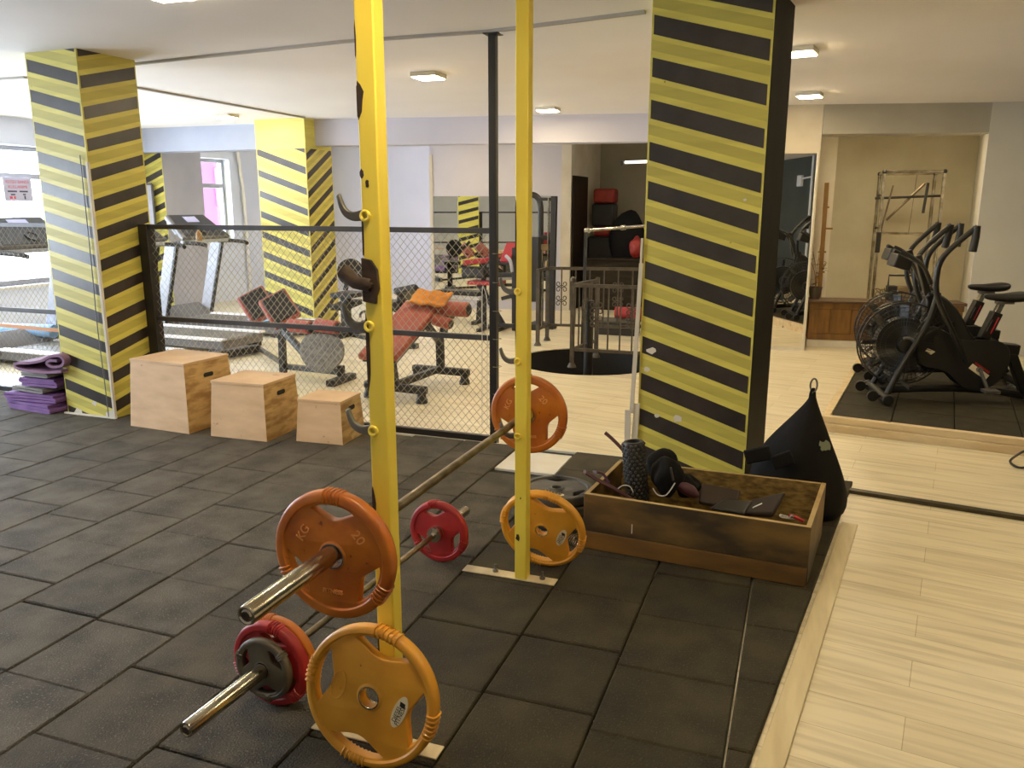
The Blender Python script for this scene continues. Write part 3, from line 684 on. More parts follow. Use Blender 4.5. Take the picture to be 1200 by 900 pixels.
# ================================================================== PLATES
def kid(r1, r2, a, c, n=14, pw=2.0, rc=.9):
    """hand hole between radii r1 and r2, half angle a, centred on angle c"""
    pts = []
    for i in range(n+1):
        t = -a+2*a*i/n; pts.append((r2-(r2-r1)*.10*abs(t/a)**6, c+t))
    for i in range(n+1):
        t = a*rc-2*a*rc*i/n; pts.append((r1+(r2-r1)*.74*abs(t/(a*rc))**pw, c+t))
    return [(r*math.cos(q), r*math.sin(q)) for r, q in pts]
def make_plate(name, label, cat, Rr, th, m, angs, half, rimw, r1, hubr=.052, bore=.0265, ribs=5, letters=(), sticker=None, group=None, sleeve='hook', rth=None, embos=None):
    t = thing(name, label, cat, group=group)
    ri = Rr-rimw
    me = curve_plate(circ(Rr-.008, 72), [circ(bore+.003, 28)]+[kid(r1, ri, half, R(a)) for a in angs], th*.28, .004)
    mb = MB(); mb.mesh(me, Matrix.Identity(4))
    h = th/2; c = min(.010, h*.6)
    # rim ring
    prof = [(ri+.004, -h+c*.4), (ri+c*.7, -h), (Rr-c, -h), (Rr-c*.3, -h+c*.3), (Rr, -h+c), (Rr, h-c), (Rr-c*.3, h-c*.3), (Rr-c, h), (ri+c*.7, h), (ri+.004, h-c*.4), (ri-.002, h*.62), (ri-.002, -h*.62)]
    mb.lathe(prof, 72, closed=True)
    # hub
    mb.lathe([(bore+.003, -h*.9), (hubr*.72, -h*.9), (hubr, -h*.5), (hubr, h*.5), (hubr*.72, h*.9), (bore+.003, h*.9)], 36, closed=True)
    # grip ribs wrapped round the rim beside every hand hole
    for a in angs:
        for k in range(ribs):
            q = R(a)+(k-(ribs-1)/2)*.07; u = Vector((math.cos(q), math.sin(q), 0))
            cc = u*((ri+Rr)/2); w = rimw/2+.0015; hh = h+.0015
            lp = [cc+u*(w*math.copysign(abs(math.cos(s))**.55, math.cos(s)))+Vector((0, 0, hh*math.copysign(abs(math.sin(s))**.55, math.sin(s)))) for s in [2*PI*i/20 for i in range(20)]]
            mb.tube(lp, .0032, 6, closed=True)
    b = mb.build('plate_body', m, t, angle=50)
    mb = MB(); mb.lathe([(bore, -h*.95), (bore+.004, -h*.95), (bore+.004, h*.95), (bore, h*.95)], 32, closed=True); mb.build('bore_sleeve', sleeve, t)
    for (txt, size, rad, ang, turn) in letters:
        tm = textmesh(txt, size, .0022); q = R(ang)
        mb = MB(); mb.mesh(tm, Matrix.Translation((rad*math.cos(q), rad*math.sin(q), th*.28+.004)) @ Matrix.Rotation(R(turn), 4, 'Z'))
        mb.build('raised_lettering', 'orange_hi' if m == 'orange' else m, t, smooth=False)
    if embos:
        (px_, py_, a_, b_, tr) = embos; mb = MB()
        Tm = Matrix.Translation((px_, py_, th*.28+.0042)) @ Matrix.Rotation(R(tr), 4, 'Z')
        mb.tube([Tm @ Vector((a_*math.cos(2*PI*i/28), b_*math.sin(2*PI*i/28), 0)) for i in range(28)], .0015, 6, closed=True)
        tm = textmesh('20', .030, .001); mb.mesh(tm, Tm @ Matrix.Rotation(R(90), 4, 'Z'))
        mb.build('oval_badge', m, t)
    if sticker:
        (px_, py_, a_, b_, tr) = sticker; Tm = Matrix.Translation((px_, py_, th*.28+.0042)) @ Matrix.Rotation(R(tr), 4, 'Z')
        mb = MB(); mb.prism(circ(a_, 32, ry=b_), .0012, Tm); s = mb.build('sticker', 'sticker', t, smooth=False)
        s['label'] = 'white oval sticker with black lettering'
        mb = MB(); T2 = Tm @ Matrix.Translation((0, 0, .0014)) @ Matrix.Rotation(R(90), 4, 'Z')
        for txt, yy in (('DIESEL', .24), ('FITNESS', -.36)):
            tm = textmesh(txt, a_*.98, .0002); mb.mesh(tm, T2 @ Matrix.Translation((-b_*.16, yy*a_, 0)) @ Matrix.Scale(.95, 4))
        q = [(b_*.34, -.5*a_), (b_*.62, -.35*a_), (b_*.62, .5*a_), (b_*.34, .35*a_)]
        mb.prism(q, .0003, T2 @ Matrix.Translation((0, -a_*.05, 0)))
        mb.build('printed_logo', 'ink', s, smooth=False)
    return t
RX = R(90)
# upper bar: two orange plates
UB_X, UB_Z = -1.15, .678
oA = make_plate('weight_plate', 'worn orange plate on the near end of the raised barbell', 'weight plate', .184, .040, 'orange', (88, 208, 328), R(30), .034, .098, bore=.033, letters=[('20', .04, .105, 38, -52), ('KG', .036, .105, 148, 58), ('FITNESS', .018, .105, 268, 0)], group='orange plates on the raised barbell')
oA.location = (UB_X, 1.765, UB_Z-.0085); oA.rotation_euler = (RX, 0, R(0))
oB = dup(oA, (UB_X, 3.415, UB_Z-.0185), (RX, R(-8), 0), 'orange plate on the far end of the raised barbell, behind the right rack post')
# lower bar plates
LBa = Vector((-1.555, 1.585, .146)); LBb = Vector((-1.472, 3.415, .146)); LD = (LBb-LBa).normalized(); LRZ = -math.atan2(LD.x, LD.y)
def on_lower(t): return LBa+LD*t
rA = make_plate('weight_plate', 'red plate between the grey and the orange one at the floor barbell\'s near end', 'weight plate', .145, .036, 'red', (90, 210, 330), R(33), .030, .072, hubr=.045, group='plates on the floor barbell')
rA.location = on_lower(.375); rA.rotation_euler = (RX, R(12), LRZ)
rB = dup(rA, on_lower(1.55), (RX, R(-10), LRZ), 'single red plate on the far end of the floor barbell, beside the right rack post')
rC = make_plate('weight_plate', 'orange-red plate at the inner side of the near stack on the floor barbell', 'weight plate', .146, .032, 'orange', (90, 210, 330), R(33), .030, .072, hubr=.045, group='plates on the floor barbell')
rC.location = on_lower(.412); rC.rotation_euler = (RX, R(-14), LRZ)
gA = make_plate('weight_plate', 'small grey-brown plate at the front of the near stack on the floor barbell', 'weight plate', .106, .028, 'greyplate', (160, 40, 280), R(33), .020, .050, hubr=.04, ribs=3, group='plates on the floor barbell')
gA.location = on_lower(.338)-Vector((0, 0, 0)); gA.rotation_euler = (RX, 0, LRZ)
# big yellow plates leaning on the posts
yA = make_plate('weight_plate', 'big yellow four-hole plate leaning on the front of the left rack post', 'weight plate', .212, .044, 'yplate', (76, 166, 256, 346), R(32), .026, .122, hubr=.050, bore=.030, ribs=6, sticker=(.098, -.022, .020, .052, -22), embos=(-.102, .02, .022, .046, -16), sleeve='chrome', group='big yellow plates leaning on the rack posts')
tl = R(7); bt = Vector((-1.09, 1.80, 0))
yA.location = bt+Vector((0, math.sin(tl)*.212-.0, math.cos(tl)*.212+.002)); yA.rotation_euler = (RX-tl, 0, 0)
tl2 = R(-14); bt2 = Vector((-1.015, 3.265, 0)); yS = .196/.212
yB = dup(yA, bt2+Vector((0, math.sin(tl2)*.196, math.cos(tl2)*.196+.003)), (RX-tl2, R(2), 0), 'yellow four-hole plate standing on the floor behind the right rack post', scale=yS)
# black plates lying by the crate
kA = make_plate('weight_plate', 'black plate lying flat on top of its stack beside the wooden crate', 'weight plate', .19, .05, 'darkplate', (95, 215, 335), R(26), .036, .10, letters=(), sticker=(.01, -.10, .04, .022, 0), group='black plates lying beside the crate')
kp = Vector((-1.125, 3.80, 0)); kA.location = kp+Vector((.0, 0, .155)); kA.rotation_euler = (0, 0, R(10))
kA.children[-1].parent = kA
dup(kA, kp+Vector((.012, .01, .10)), (0, 0, R(70)), 'black plate lying flat in the middle of its stack beside the crate')
dup(kA, kp+Vector((-.005, -.012, .045)), (0, 0, R(130)), 'black plate lying at the bottom of its stack beside the crate')
# ================================================================== BARBELLS
def barbell(name, label, A, B, rs, rsl, s1, s2, stop=.036):
    A = Vector(A); B = Vector(B); D = (B-A).normalized(); Lg = (B-A).length
    t = thing(name, label, 'barbell', (A+B)/2)
    mb = MB(); mb.cyl(A+D*s1, B-D*s2, rs, 20); mb.build('shaft', 'steel', t)
    for P, d, s in ((A, D, s1), (B, -D, s2)):
        Tm = Matrix.Translation(P) @ d.to_track_quat('Z', 'Y').to_matrix().to_4x4()
        mb = MB(); mb.lathe([(.0, .004), (rsl*.42, .004), (rsl*.46, -.001), (rsl*.62, .002), (rsl*.8, 0), (rsl*.94, .001), (rsl, .006), (rsl, s), (stop, s), (stop*1.06, s+.006), (stop*1.06, s+.02), (stop, s+.026), (rs*1.1, s+.030), (rs*1.1, s+.05), (0, s+.05)], 28, Tm=Tm)
        sl = mb.build('sleeve', 'chrome', t)
        mb = MB(); mb.lathe([(0, -.002), (rsl*.40, -.002), (rsl*.40, .01), (0, .01)], 16, Tm=Tm); mb.build('end_cap', 'rust', sl)
    return t
barbell('barbell', 'thick barbell resting on the rack hooks with two orange plates', (UB_X, 1.385, UB_Z), (UB_X, 3.80, UB_Z-.012), .0155, .0255, .41, .41)
barbell('barbell', 'thinner barbell lying on the rubber floor with red and grey plates', LBa, LBb, .0125, .0245, .44, .31, stop=.034)
# spring collars by the crate corner
def collar(p, label, rz):
    t = thing('spring_collar', label, 'collar', p, rz)
    mb = MB(); pts = [Vector((.026*math.cos(a), -.02+a*.0022, .028+.026*math.sin(a))) for a in [i*.35 for i in range(56)]]
    mb.tube([wm(t) @ q for q in pts], .0028, 6)
    mb.build('spring', 'chrome', t)
    for s in (-1, 1):
        mb = MB(); mb.tube([wm(t) @ Vector((.02, .02*s, .04)), wm(t) @ Vector((.07, .03*s, .045)), wm(t) @ Vector((.12, .035*s, .03))], .003, 6); mb.build('handle', 'chrome', t)
collar(at(672, 640, .0), 'chrome spring collar on the floor left of the crate, nearer the yellow plate', R(60))
collar(at(681, 628, .0), 'chrome spring collar on the floor tucked against the crate corner', R(75))
# ================================================================== PLYO BOXES
def plyo(label, base, h, dep, tin, pxs):
    """base: front-left, front-right on the floor; dep depth; tin: taper"""
    A = Vector(base[0]); B = Vector(base[1]); d = (B-A).normalized(); n = Vector((-d.y, d.x, 0)); w = (B-A).length
    t = thing('plyo_box', label, 'jump box', (A+B)/2+n*dep/2, math.atan2(d.y, d.x), group='wooden jump boxes in front of the fence')
    lo = [A, B, B+n*dep, A+n*dep]; zz = Vector((0, 0, h-.018))
    a_, b_ = tin
    hi = [A+d*a_+n*b_+zz, B-d*a_+n*b_+zz, B-d*a_+n*(dep-b_)+zz, A+d*a_+n*(dep-b_)+zz]
    mb = MB(); mb.hexa(lo, hi)
    bd = mb.build('box_front', ['ply', 'plyside'], t, bevel=.003)
    for p in bd.data.polygons:
        if abs(p.normal.x) > .7: p.material_index = 1
    mb = MB(); e = .004; z2 = Vector((0, 0, .0185))
    mb.hexa([hi[0]-d*e-n*e, hi[1]+d*e-n*e, hi[2]+d*e+n*e, hi[3]-d*e+n*e], [p+z2 for p in (hi[0]-d*e-n*e, hi[1]+d*e-n*e, hi[2]+d*e+n*e, hi[3]-d*e+n*e)])
    mb.build('box_lid', 'ply', t, bevel=.002)
    # hand slot on the right side
    f = .80; c = lo[1].lerp(hi[1], f).lerp(lo[2].lerp(hi[2], f), .5); sl = (hi[1]-lo[1]).normalized(); nn = n.cross(sl).normalized()
    if nn.dot(d) < 0: nn = -nn
    L_ = .055; r_ = .016
    poly = [(L_*.6*sx+r_*math.cos(a), r_*math.sin(a)) for sx, a0 in ((1, -90), (-1, 90)) for a in [R(a0+180*i/6) for i in range(7)]]
    Tm = Matrix((n, sl, nn)).transposed().to_4x4(); Tm.translation = c+nn*.0008
    mb = MB(); mb.prism(poly, .0012, Tm); mb.build('hand_slot', 'hole', t, smooth=False)
    return t
plyo('tallest wooden jump box, beside the left striped pillar', [at(153, 499), at(222, 509)], .505, .50, (.028, .03), 0)
plyo('middle-height wooden jump box between the tall and the short one', [at(247, 511), at(313, 518)], .40, .44, (.02, .026), 0)
plyo('smallest wooden jump box, rightmost of the row', [at(347, 517), at(402, 522)], .30, .34, (.018, .022), 0)
# ================================================================== FOLDED MATS
def fold_mat(label, c, w, d, th, layers, m, rz, z0, sag=.0, group='folded exercise mats'):
    """a mat folded back and forth: one ribbon profile in x-z swept along y"""
    t = thing('folded_mat', label, 'exercise mat', (c[0], c[1], z0), rz, group=group)
    P = []; gp = th*1.06
    for k in range(layers):
        z = th/2+k*gp; xs_ = [-w/2+th*.6, -w/6, w/6, w/2-th*.6]
        row = [(x, z+sag*math.sin((x/w+.5)*PI*1.0)*(.3+.7*k/max(1, layers-1))+random.uniform(-.002, .002)) for x in xs_]
        if k % 2: row.reverse()
        P += row
        if k < layers-1:
            s = -1 if k % 2 else 1
            P.append((s*(w/2-th*.05), z+gp/2+.0))
    C_ = smoothpts([(a, 0, b) for a, b in P], 5)
    mb = MB(); vs = []; k = len(C_)
    for i, p in enumerate(C_):
        tg = (C_[min(i+1, k-1)]-C_[max(i-1, 0)]).normalized(); nn = Vector((-tg.z, 0, tg.x))*th*.47
        for y, s in ((-d/2, 1), (-d/2, -1), (d/2, -1), (d/2, 1)):
            vs.append(p+nn*s+Vector((0, y+random.uniform(-.0, .0), 0)))
    fs = []
    for i in range(k-1):
        for j in range(4): fs.append((i*4+j, i*4+(j+1) % 4, (i+1)*4+(j+1) % 4, (i+1)*4+j))
    fs += [(3, 2, 1, 0), tuple((k-1)*4+j for j in range(4))]
    W = wm(t); mb.add([W @ v for v in vs], fs)
    mb.build('mat_foam', m, t, bevel=.002, angle=40)
    return t
mc = at(42, 482); mc = Vector((mc.x-.02, mc.y+.20, 0))
z = .0
for (lb, w, d, th, n_, m, rz, dx, sg) in [
    ('purple mat folded at the very bottom of the mat pile', .50, .44, .022, 3, 'purple', -6, -0.01, .0),
    ('wavy purple mat folded second from the bottom of the mat pile', .50, .42, .020, 3, 'purple', 3, -.03, .006),
    ('grey folded mat in the lower half of the mat pile', .36, .40, .018, 2, 'greymat', -4, -.04, .004),
    ('violet folded mat in the middle of the mat pile', .34, .38, .022, 3, 'purple', 5, .05, .0),
    ('thin grey folded mat just under the topmost mat of the pile', .30, .38, .016, 2, 'greymat', -3, .04, .0)]:
    fold_mat(lb, (mc.x+dx, mc.y), w, d, th, n_, m, R(rz), z, sg); z += th*1.06*n_+.006+sg
def ribbon_mat(label, c, pts, d, th, m, rz, z0):
    t = thing('folded_mat', label, 'exercise mat', (c[0], c[1], z0), rz, group='folded exercise mats')
    C_ = smoothpts([(a, 0, b) for a, b in pts], 7); k = len(C_); mb = MB(); vs = []
    for i, p in enumerate(C_):
        tg = (C_[min(i+1, k-1)]-C_[max(i-1, 0)]).normalized(); nn = Vector((-tg.z, 0, tg.x))*th*.5
        for y, s_ in ((-d/2, 1), (-d/2, -1), (d/2, -1), (d/2, 1)): vs.append(p+nn*s_+Vector((0, y, 0)))
    fs = []
    for i in range(k-1):
        for q in range(4): fs.append((i*4+q, i*4+(q+1) % 4, (i+1)*4+(q+1) % 4, (i+1)*4+q))
    fs += [(3, 2, 1, 0), tuple((k-1)*4+q for q in range(4))]
    W = wm(t); mb.add([W @ v for v in vs], fs); mb.build('mat_foam', m, t, angle=45); return t
ribbon_mat('mauve mat loosely folded over into a big loop on top of the mat pile', (mc.x+.13, mc.y), [(.20, .030), (.05, .014), (-.12, .018), (-.22, .03), (-.245, .052), (-.22, .072), (-.10, .082), (.02, .105), (.12, .145), (.20, .150), (.235, .115), (.205, .075), (.12, .062), (.07, .085), (.10, .110), (.17, .112)], .44, .020, 'mauve', R(4), z)
# ================================================================== CRATE AND WHAT IS IN IT
fl_, fr_c, bk, bl = Vector((-.902, 3.50, 0)), Vector((.105, 3.425, 0)), Vector((.175, 4.05, 0)), Vector((-.858, 4.075, 0))
ct = thing('wooden_crate', 'open brown wooden crate full of straps and pads before the right striped pillar', 'crate', (fl_+bk)/2)
CH = .275
def plank(name, a, b, th, z0, z1, m, inset=0):
    d = (b-a).normalized(); n = Vector((-d.y, d.x, 0)); mb = MB()
    q = [a, b, b+n*th, a+n*th]; mb.hexa([p+Vector((0, 0, z0)) for p in q], [p+Vector((0, 0, z1)) for p in q], 0)
    return mb.build(name, m, ct, bevel=.0025)
def ep(a, b, off): d = (b-a).normalized(); return a+d*off, b-d*off
o = plank('front_board', fl_, fr_c, .024, .09, CH, ['crate', 'edge'])
for p in o.data.polygons:
    if p.normal.z > .7: p.material_index = 1
plank('front_board', fl_+Vector((.004, .0, 0)), fr_c+Vector((-.004, 0, 0)), .022, .002, .088, 'crate_low')
for nm, a, b in (('side_board', fr_c+(bk-fr_c).normalized()*.025, bk), ('back_board', bk+(bl-bk).normalized()*.024, bl), ('side_board', bl+(fl_-bl).normalized()*.024, fl_+(bl-fl_).normalized()*.026)):
    o = plank(nm, a, b, .022, .002, CH-.001, ['osb' if nm == 'back_board' else 'crate', 'edge'])
    for p in o.data.polygons:
        if p.normal.z > .7: p.material_index = 1
mb = MB(); ins = [p.lerp((fl_+bk)/2, .05) for p in (fl_, fr_c, bk, bl)]
mb.hexa([p+Vector((0, 0, .003)) for p in ins], [p+Vector((0, 0, .015)) for p in ins]); mb.build('bottom_board', 'crate', ct)
mb = MB(); p = at(740, 618, .15); q = fl_.lerp(fr_c, .235)+Vector((0, -.002, .16)); mb.bar(q, q+Vector((0, 0, -.045)), .004, .002, up=(0, 1, 0)); mb.build('paint_mark', 'chip', ct)
# foam roller
a = aty(742, 517, 3.80); b = Vector((a.x-.035, a.y+.03, .015))
b = aty(748, 600, 3.80); b = a+(b-a).normalized()*.33; b.z = max(b.z, .03)
t = thing('foam_roller', 'dark knobbly foam roller standing upright in the left end of the crate', 'foam roller', b)
ax = (a-b).normalized(); Lr = (a-b).length; Tq = Matrix.Translation(b) @ ax.to_track_quat('Z', 'Y').to_matrix().to_4x4()
mb = MB(); rr_ = .052
mb.lathe([(rr_*.62, Lr-.03), (rr_*.66, Lr), (rr_*.9, Lr), (rr_, Lr-.008), (rr_, .008), (rr_*.9, 0), (rr_*.62, 0), (rr_*.62, .02)], 28, Tm=Tq)
for i in range(17):
    for j in range(14):
        an = 2*PI*(j+.5*(i % 2))/14; zc = .016+i*(Lr-.03)/16
        c = Tq @ Vector((rr_*math.cos(an), rr_*math.sin(an), zc)); mb.ball(c, .0082, 6, 4, m=1)
mb.build('roller_body', ['plastic', 'roller'], t)
mb = MB(); mb.lathe([(0, Lr-.028), (rr_*.62, Lr-.028)], 20, Tm=Tq); mb.build('roller_core', 'hole', t)
def lump(name, label, cat, c, r, sc, m, seed, rot=(0, 0, 0), amp=.16, group=None, extra=None):
    t = thing(name, label, cat, (c[0], c[1], c[2]-r*sc[2]), group=group); rr = random.Random(seed)
    ph_ = [rr.uniform(0, 6) for _ in range(6)]; mb = MB(); nu, nv = 22, 14; vs = []; fs = []
    Rm = Matrix.Rotation(rot[2], 3, 'Z') @ Matrix.Rotation(rot[1], 3, 'Y') @ Matrix.Rotation(rot[0], 3, 'X')
    for i in range(nv+1):
        th = PI*i/nv
        for j in range(nu):
            an = 2*PI*j/nu
            d = Vector((math.sin(th)*math.cos(an), math.sin(th)*math.sin(an), math.cos(th)))
            k = 1+amp*(math.sin(3*d.x+ph_[0])*math.sin(4*d.y+ph_[1])+.6*math.sin(5*d.z+ph_[2])*math.sin(4*d.x+ph_[3])+.3*math.sin(9*d.y+ph_[4]))
            vs.append(Vector(c)+Rm @ Vector((d.x*sc[0], d.y*sc[1], d.z*sc[2]))*r*k)
    for i in range(nv):
        for j in range(nu): fs.append((i*nu+j, (i+1)*nu+j, (i+1)*nu+(j+1) % nu, i*nu+(j+1) % nu))
    mb.add(vs, fs); mb.build('cloth_shell' if not extra else extra, m, t, angle=180)
    return t
gl = lump('punch_mitt', 'black padded mitt with a grey strap lying behind the foam roller in the crate', 'mitt', aty(781, 557, 3.80), .085, (.9, .8, 1.1), 'black', 3)
mb = MB(); c = aty(781, 557, 3.80)
mb.tube(smoothpts([aty(765, 572, 3.71), aty(771, 580, 3.70), aty(781, 580, 3.70), aty(791, 566, 3.71)], 4), .003, 6); mb.build('strap', 'cord', gl)
mb = MB(); mb.bar(aty(786, 548, 3.69), aty(789, 563, 3.69), .014, .008); mb.build('buckle', 'roller', gl)
lump('punch_mitt', 'black mitt with an angular cuff standing against the back board of the crate', 'mitt', aty(776, 545, 3.95), .085, (1.0, .6, 1.0), 'black', 5, amp=.10)
lump('glove', 'black glove lying with a wine-red cuff in the middle of the crate', 'glove', aty(806, 570, 3.93), .07, (.9, .7, .85), 'black', 9)
w = lump('strap_pouch', 'wine-red rolled strap beside the black mitt in the crate', 'strap', aty(806, 574, 3.80), .05, (1.25, .5, .6), 'wine', 7, rot=(0, .45, 0), amp=.08, extra='strap_roll')
def band(name, label, cat, pts, w, h, m, group=None):
    P = smoothpts(pts, 5); t = thing(name, label, cat, P[0]*.5+P[-1]*.5, group=group); mb = MB(); mb.tube(P, 1, 8, flat=(h, w)); mb.build('band_strip', m, t, angle=60); return t
band('resistance_band', 'wine-red band hanging out over the left front corner of the crate', 'band', [aty(685, 553, 3.52), aty(700, 562, 3.55), aty(722, 574, 3.60), aty(745, 588, 3.66)], .024, .009, 'wine', 'wine-red bands in the crate')
band('resistance_band', 'dark wine-red band end sticking up left of the foam roller', 'band', [aty(709, 507, 3.92), aty(716, 513, 3.92), aty(728, 525, 3.90), aty(745, 545, 3.88)], .018, .008, 'wine', 'wine-red bands in the crate')
band('resistance_band', 'short dark band looped over the left board of the crate', 'band', [aty(697, 553, 3.62), aty(706, 555, 3.66), aty(714, 566, 3.66)], .017, .007, 'wine', 'wine-red bands in the crate')
t = thing('jump_rope', 'white cord ring hanging below the foam roller in the crate', 'rope', aty(732, 574, 3.66)); mb = MB(); mb.tube(smoothpts([aty(724, 573, 3.66), aty(730, 569, 3.66), aty(738, 570, 3.67), aty(742, 577, 3.68)], 5), .0028, 6); mb.build('cord_loop', 'cord', t)
def pad(label, p, q, r, s, th, m, group=None, name='kick_pad'):
    P = [Vector(v) for v in (p, q, r, s)]; n = (P[1]-P[0]).cross(P[3]-P[0]).normalized()*th
    t = thing(name, label, 'pad', sum(P, Vector())/4-Vector((0, 0, .05)), group=group); mb = MB(); mb.add([v for v in P]+[v+n for v in P], [(0, 3, 2, 1), (4, 5, 6, 7), (0, 1, 5, 4), (1, 2, 6, 5), (2, 3, 7, 6), (3, 0, 4, 7)])
    mb.build('pad_cover', m, t, bevel=.012, seg=3); return t
pad('dark brown square pad leaning on the back board of the crate', aty(818, 592, 3.82), aty(862, 600, 3.82), aty(868, 579, 3.95), aty(822, 570, 3.95), .03, 'brownpad', 'dark pads in the crate')
pad('dark brown pad with a pointed corner leaning right of the middle of the crate', aty(862, 606, 3.74), aty(906, 608, 3.78), aty(921, 580, 3.86), aty(880, 590, 3.86), .028, 'brownpad', 'dark pads in the crate')
pad('flat black pad lying in front of the two brown pads in the crate', aty(832, 598, 3.66), aty(872, 606, 3.66), aty(882, 590, 3.74), aty(846, 589, 3.74), .02, 'plastic', 'dark pads in the crate')
t = thing('paper_tag', 'small white tag sticking out between the pads in the crate', 'tag', aty(888, 593, 3.70)); mb = MB(); mb.bar(aty(882, 595, 3.70), aty(893, 590, 3.70), .012, .002); mb.build('tag_paper', 'cord', t)
t = thing('hand_wrap', 'tangled white and red cords in the right end of the crate', 'wrap', aty(925, 606, 3.70))
mb = MB(); rr = random.Random(4)
P = [aty(912+rr.uniform(0, 20), 603+rr.uniform(0, 6), 3.66+rr.uniform(0, .1)) for _ in range(9)]; mb.tube(smoothpts(P, 6), .004, 6); mb.build('white_cord', 'cord', t)
mb = MB(); mb.tube(smoothpts([aty(925, 604, 3.72), aty(932, 606, 3.71), aty(942, 611, 3.70)], 4), .009, 6); mb.build('red_cord', 'redtape', t)
# ================================================================== BLACK BAG BEHIND THE CRATE
t = thing('punch_bag', 'black teardrop-shaped bag with a carabiner on top, behind the crate', 'bag', (.10, 4.33, FZ))
mb = MB(); nu = 30; rows = [(.70, .012, .015, .0), (.66, .02, .022, 0), (.60, .055, .04, -.01), (.52, .105, .075, -.025), (.42, .165, .11, -.045), (.32, .215, .14, -.055), (.22, .245, .155, -.05), (.12, .25, .16, -.035), (.04, .225, .145, -.02), (.0, .17, .11, -.01)]
vs = []; cx0, cy0 = .085, 4.32
for (zz_, rx_, ry_, ox) in rows:
    for j in range(nu):
        an = 2*PI*j/nu; k = 1+.03*math.sin(5*an+zz_*9)+.02*math.sin(9*an-zz_*5)
        vs.append((cx0+ox+rx_*k*math.cos(an), cy0+ry_*k*math.sin(an)-(zz_-.3)*.10, FZ+zz_*.995))
fs = [(i*nu+j, i*nu+(j+1) % nu, (i+1)*nu+(j+1) % nu, (i+1)*nu+j) for i in range(len(rows)-1) for j in range(nu)]+[tuple(range(nu)), tuple((len(rows)-1)*nu+j for j in reversed(range(nu)))]
mb.add(vs, fs); bagb = mb.build('bag_body', 'black', t, angle=180, subsurf=1)
c = Vector((cx0, cy0-.04, FZ+.735)); mb = MB()
mb.tube([c+Vector((.016*math.cos(a), .004*math.sin(2*a), .034*math.sin(a))) for a in [2*PI*i/24 for i in range(24)]], .0048, 8, closed=True); mb.build('carabiner', 'hook', t)
mb = MB(); mb.tube(smoothpts([(cx0-.015, cy0-.05, FZ+.63), (cx0-.01, cy0-.045, FZ+.70), (cx0+.004, cy0-.04, FZ+.712), (cx0+.012, cy0-.04, FZ+.64)], 5), .007, 8); mb.build('loop_strap', 'black', t)
for (x0_, y0_, x1_, y1_, yy, nm) in ((873, 536, 903, 530, 4.135, 'grip_pad'), (905, 543, 929, 535, 4.135, 'grip_pad')):
    mb = MB(); a = aty(x0_, y0_, yy); b = aty(x1_, y1_, yy); mb.bar(a, b, .02, .075, up=(0, 0, 1)); mb.build(nm, 'black', t, bevel=.008, seg=3)
# pale animal-head print on the bag, seen as a small flat patch
lp = [(-.5, .30), (-.42, .5), (-.28, .38), (-.05, .36), (.12, .52), (.24, .44), (.42, .30), (.52, .0), (.46, -.34), (.2, -.30), (.05, -.36), (-.1, -.30), (-.28, -.36), (-.42, -.2), (-.36, .0), (-.52, .1)]
cp = aty(966, 523, 4.175); mb = MB(); ex = Vector((1, .16, 0)).normalized(); ey = Vector((0, .28, 1)).normalized(); en = ex.cross(ey)
Tm = Matrix((ex, ey, -en)).transposed().to_4x4()
# find the bag surface
dpt = bpy.context.evaluated_depsgraph_get(); dpt.update()
hit = bagb.evaluated_get(dpt).ray_cast(wm(bagb).inverted() @ EYE, (wm(bagb).inverted().to_3x3() @ ray(966, 523)).normalized())
if hit[0]:
    pw = wm(bagb) @ hit[1]; nw = (wm(bagb).to_3x3() @ hit[2]).normalized()
    if nw.dot(ray(966, 523)) > 0: nw = -nw
    ex = Vector((0, 0, 1)).cross(nw).normalized(); ey = nw.cross(ex)
    Tm = Matrix((ex, ey, nw)).transposed().to_4x4(); Tm.translation = pw+nw*.004
else: Tm.translation = cp
mb.prism([(x*.064, y*.062) for x, y in lp], .002, Tm); mb.build('printed_emblem', 'logo', t, smooth=False)
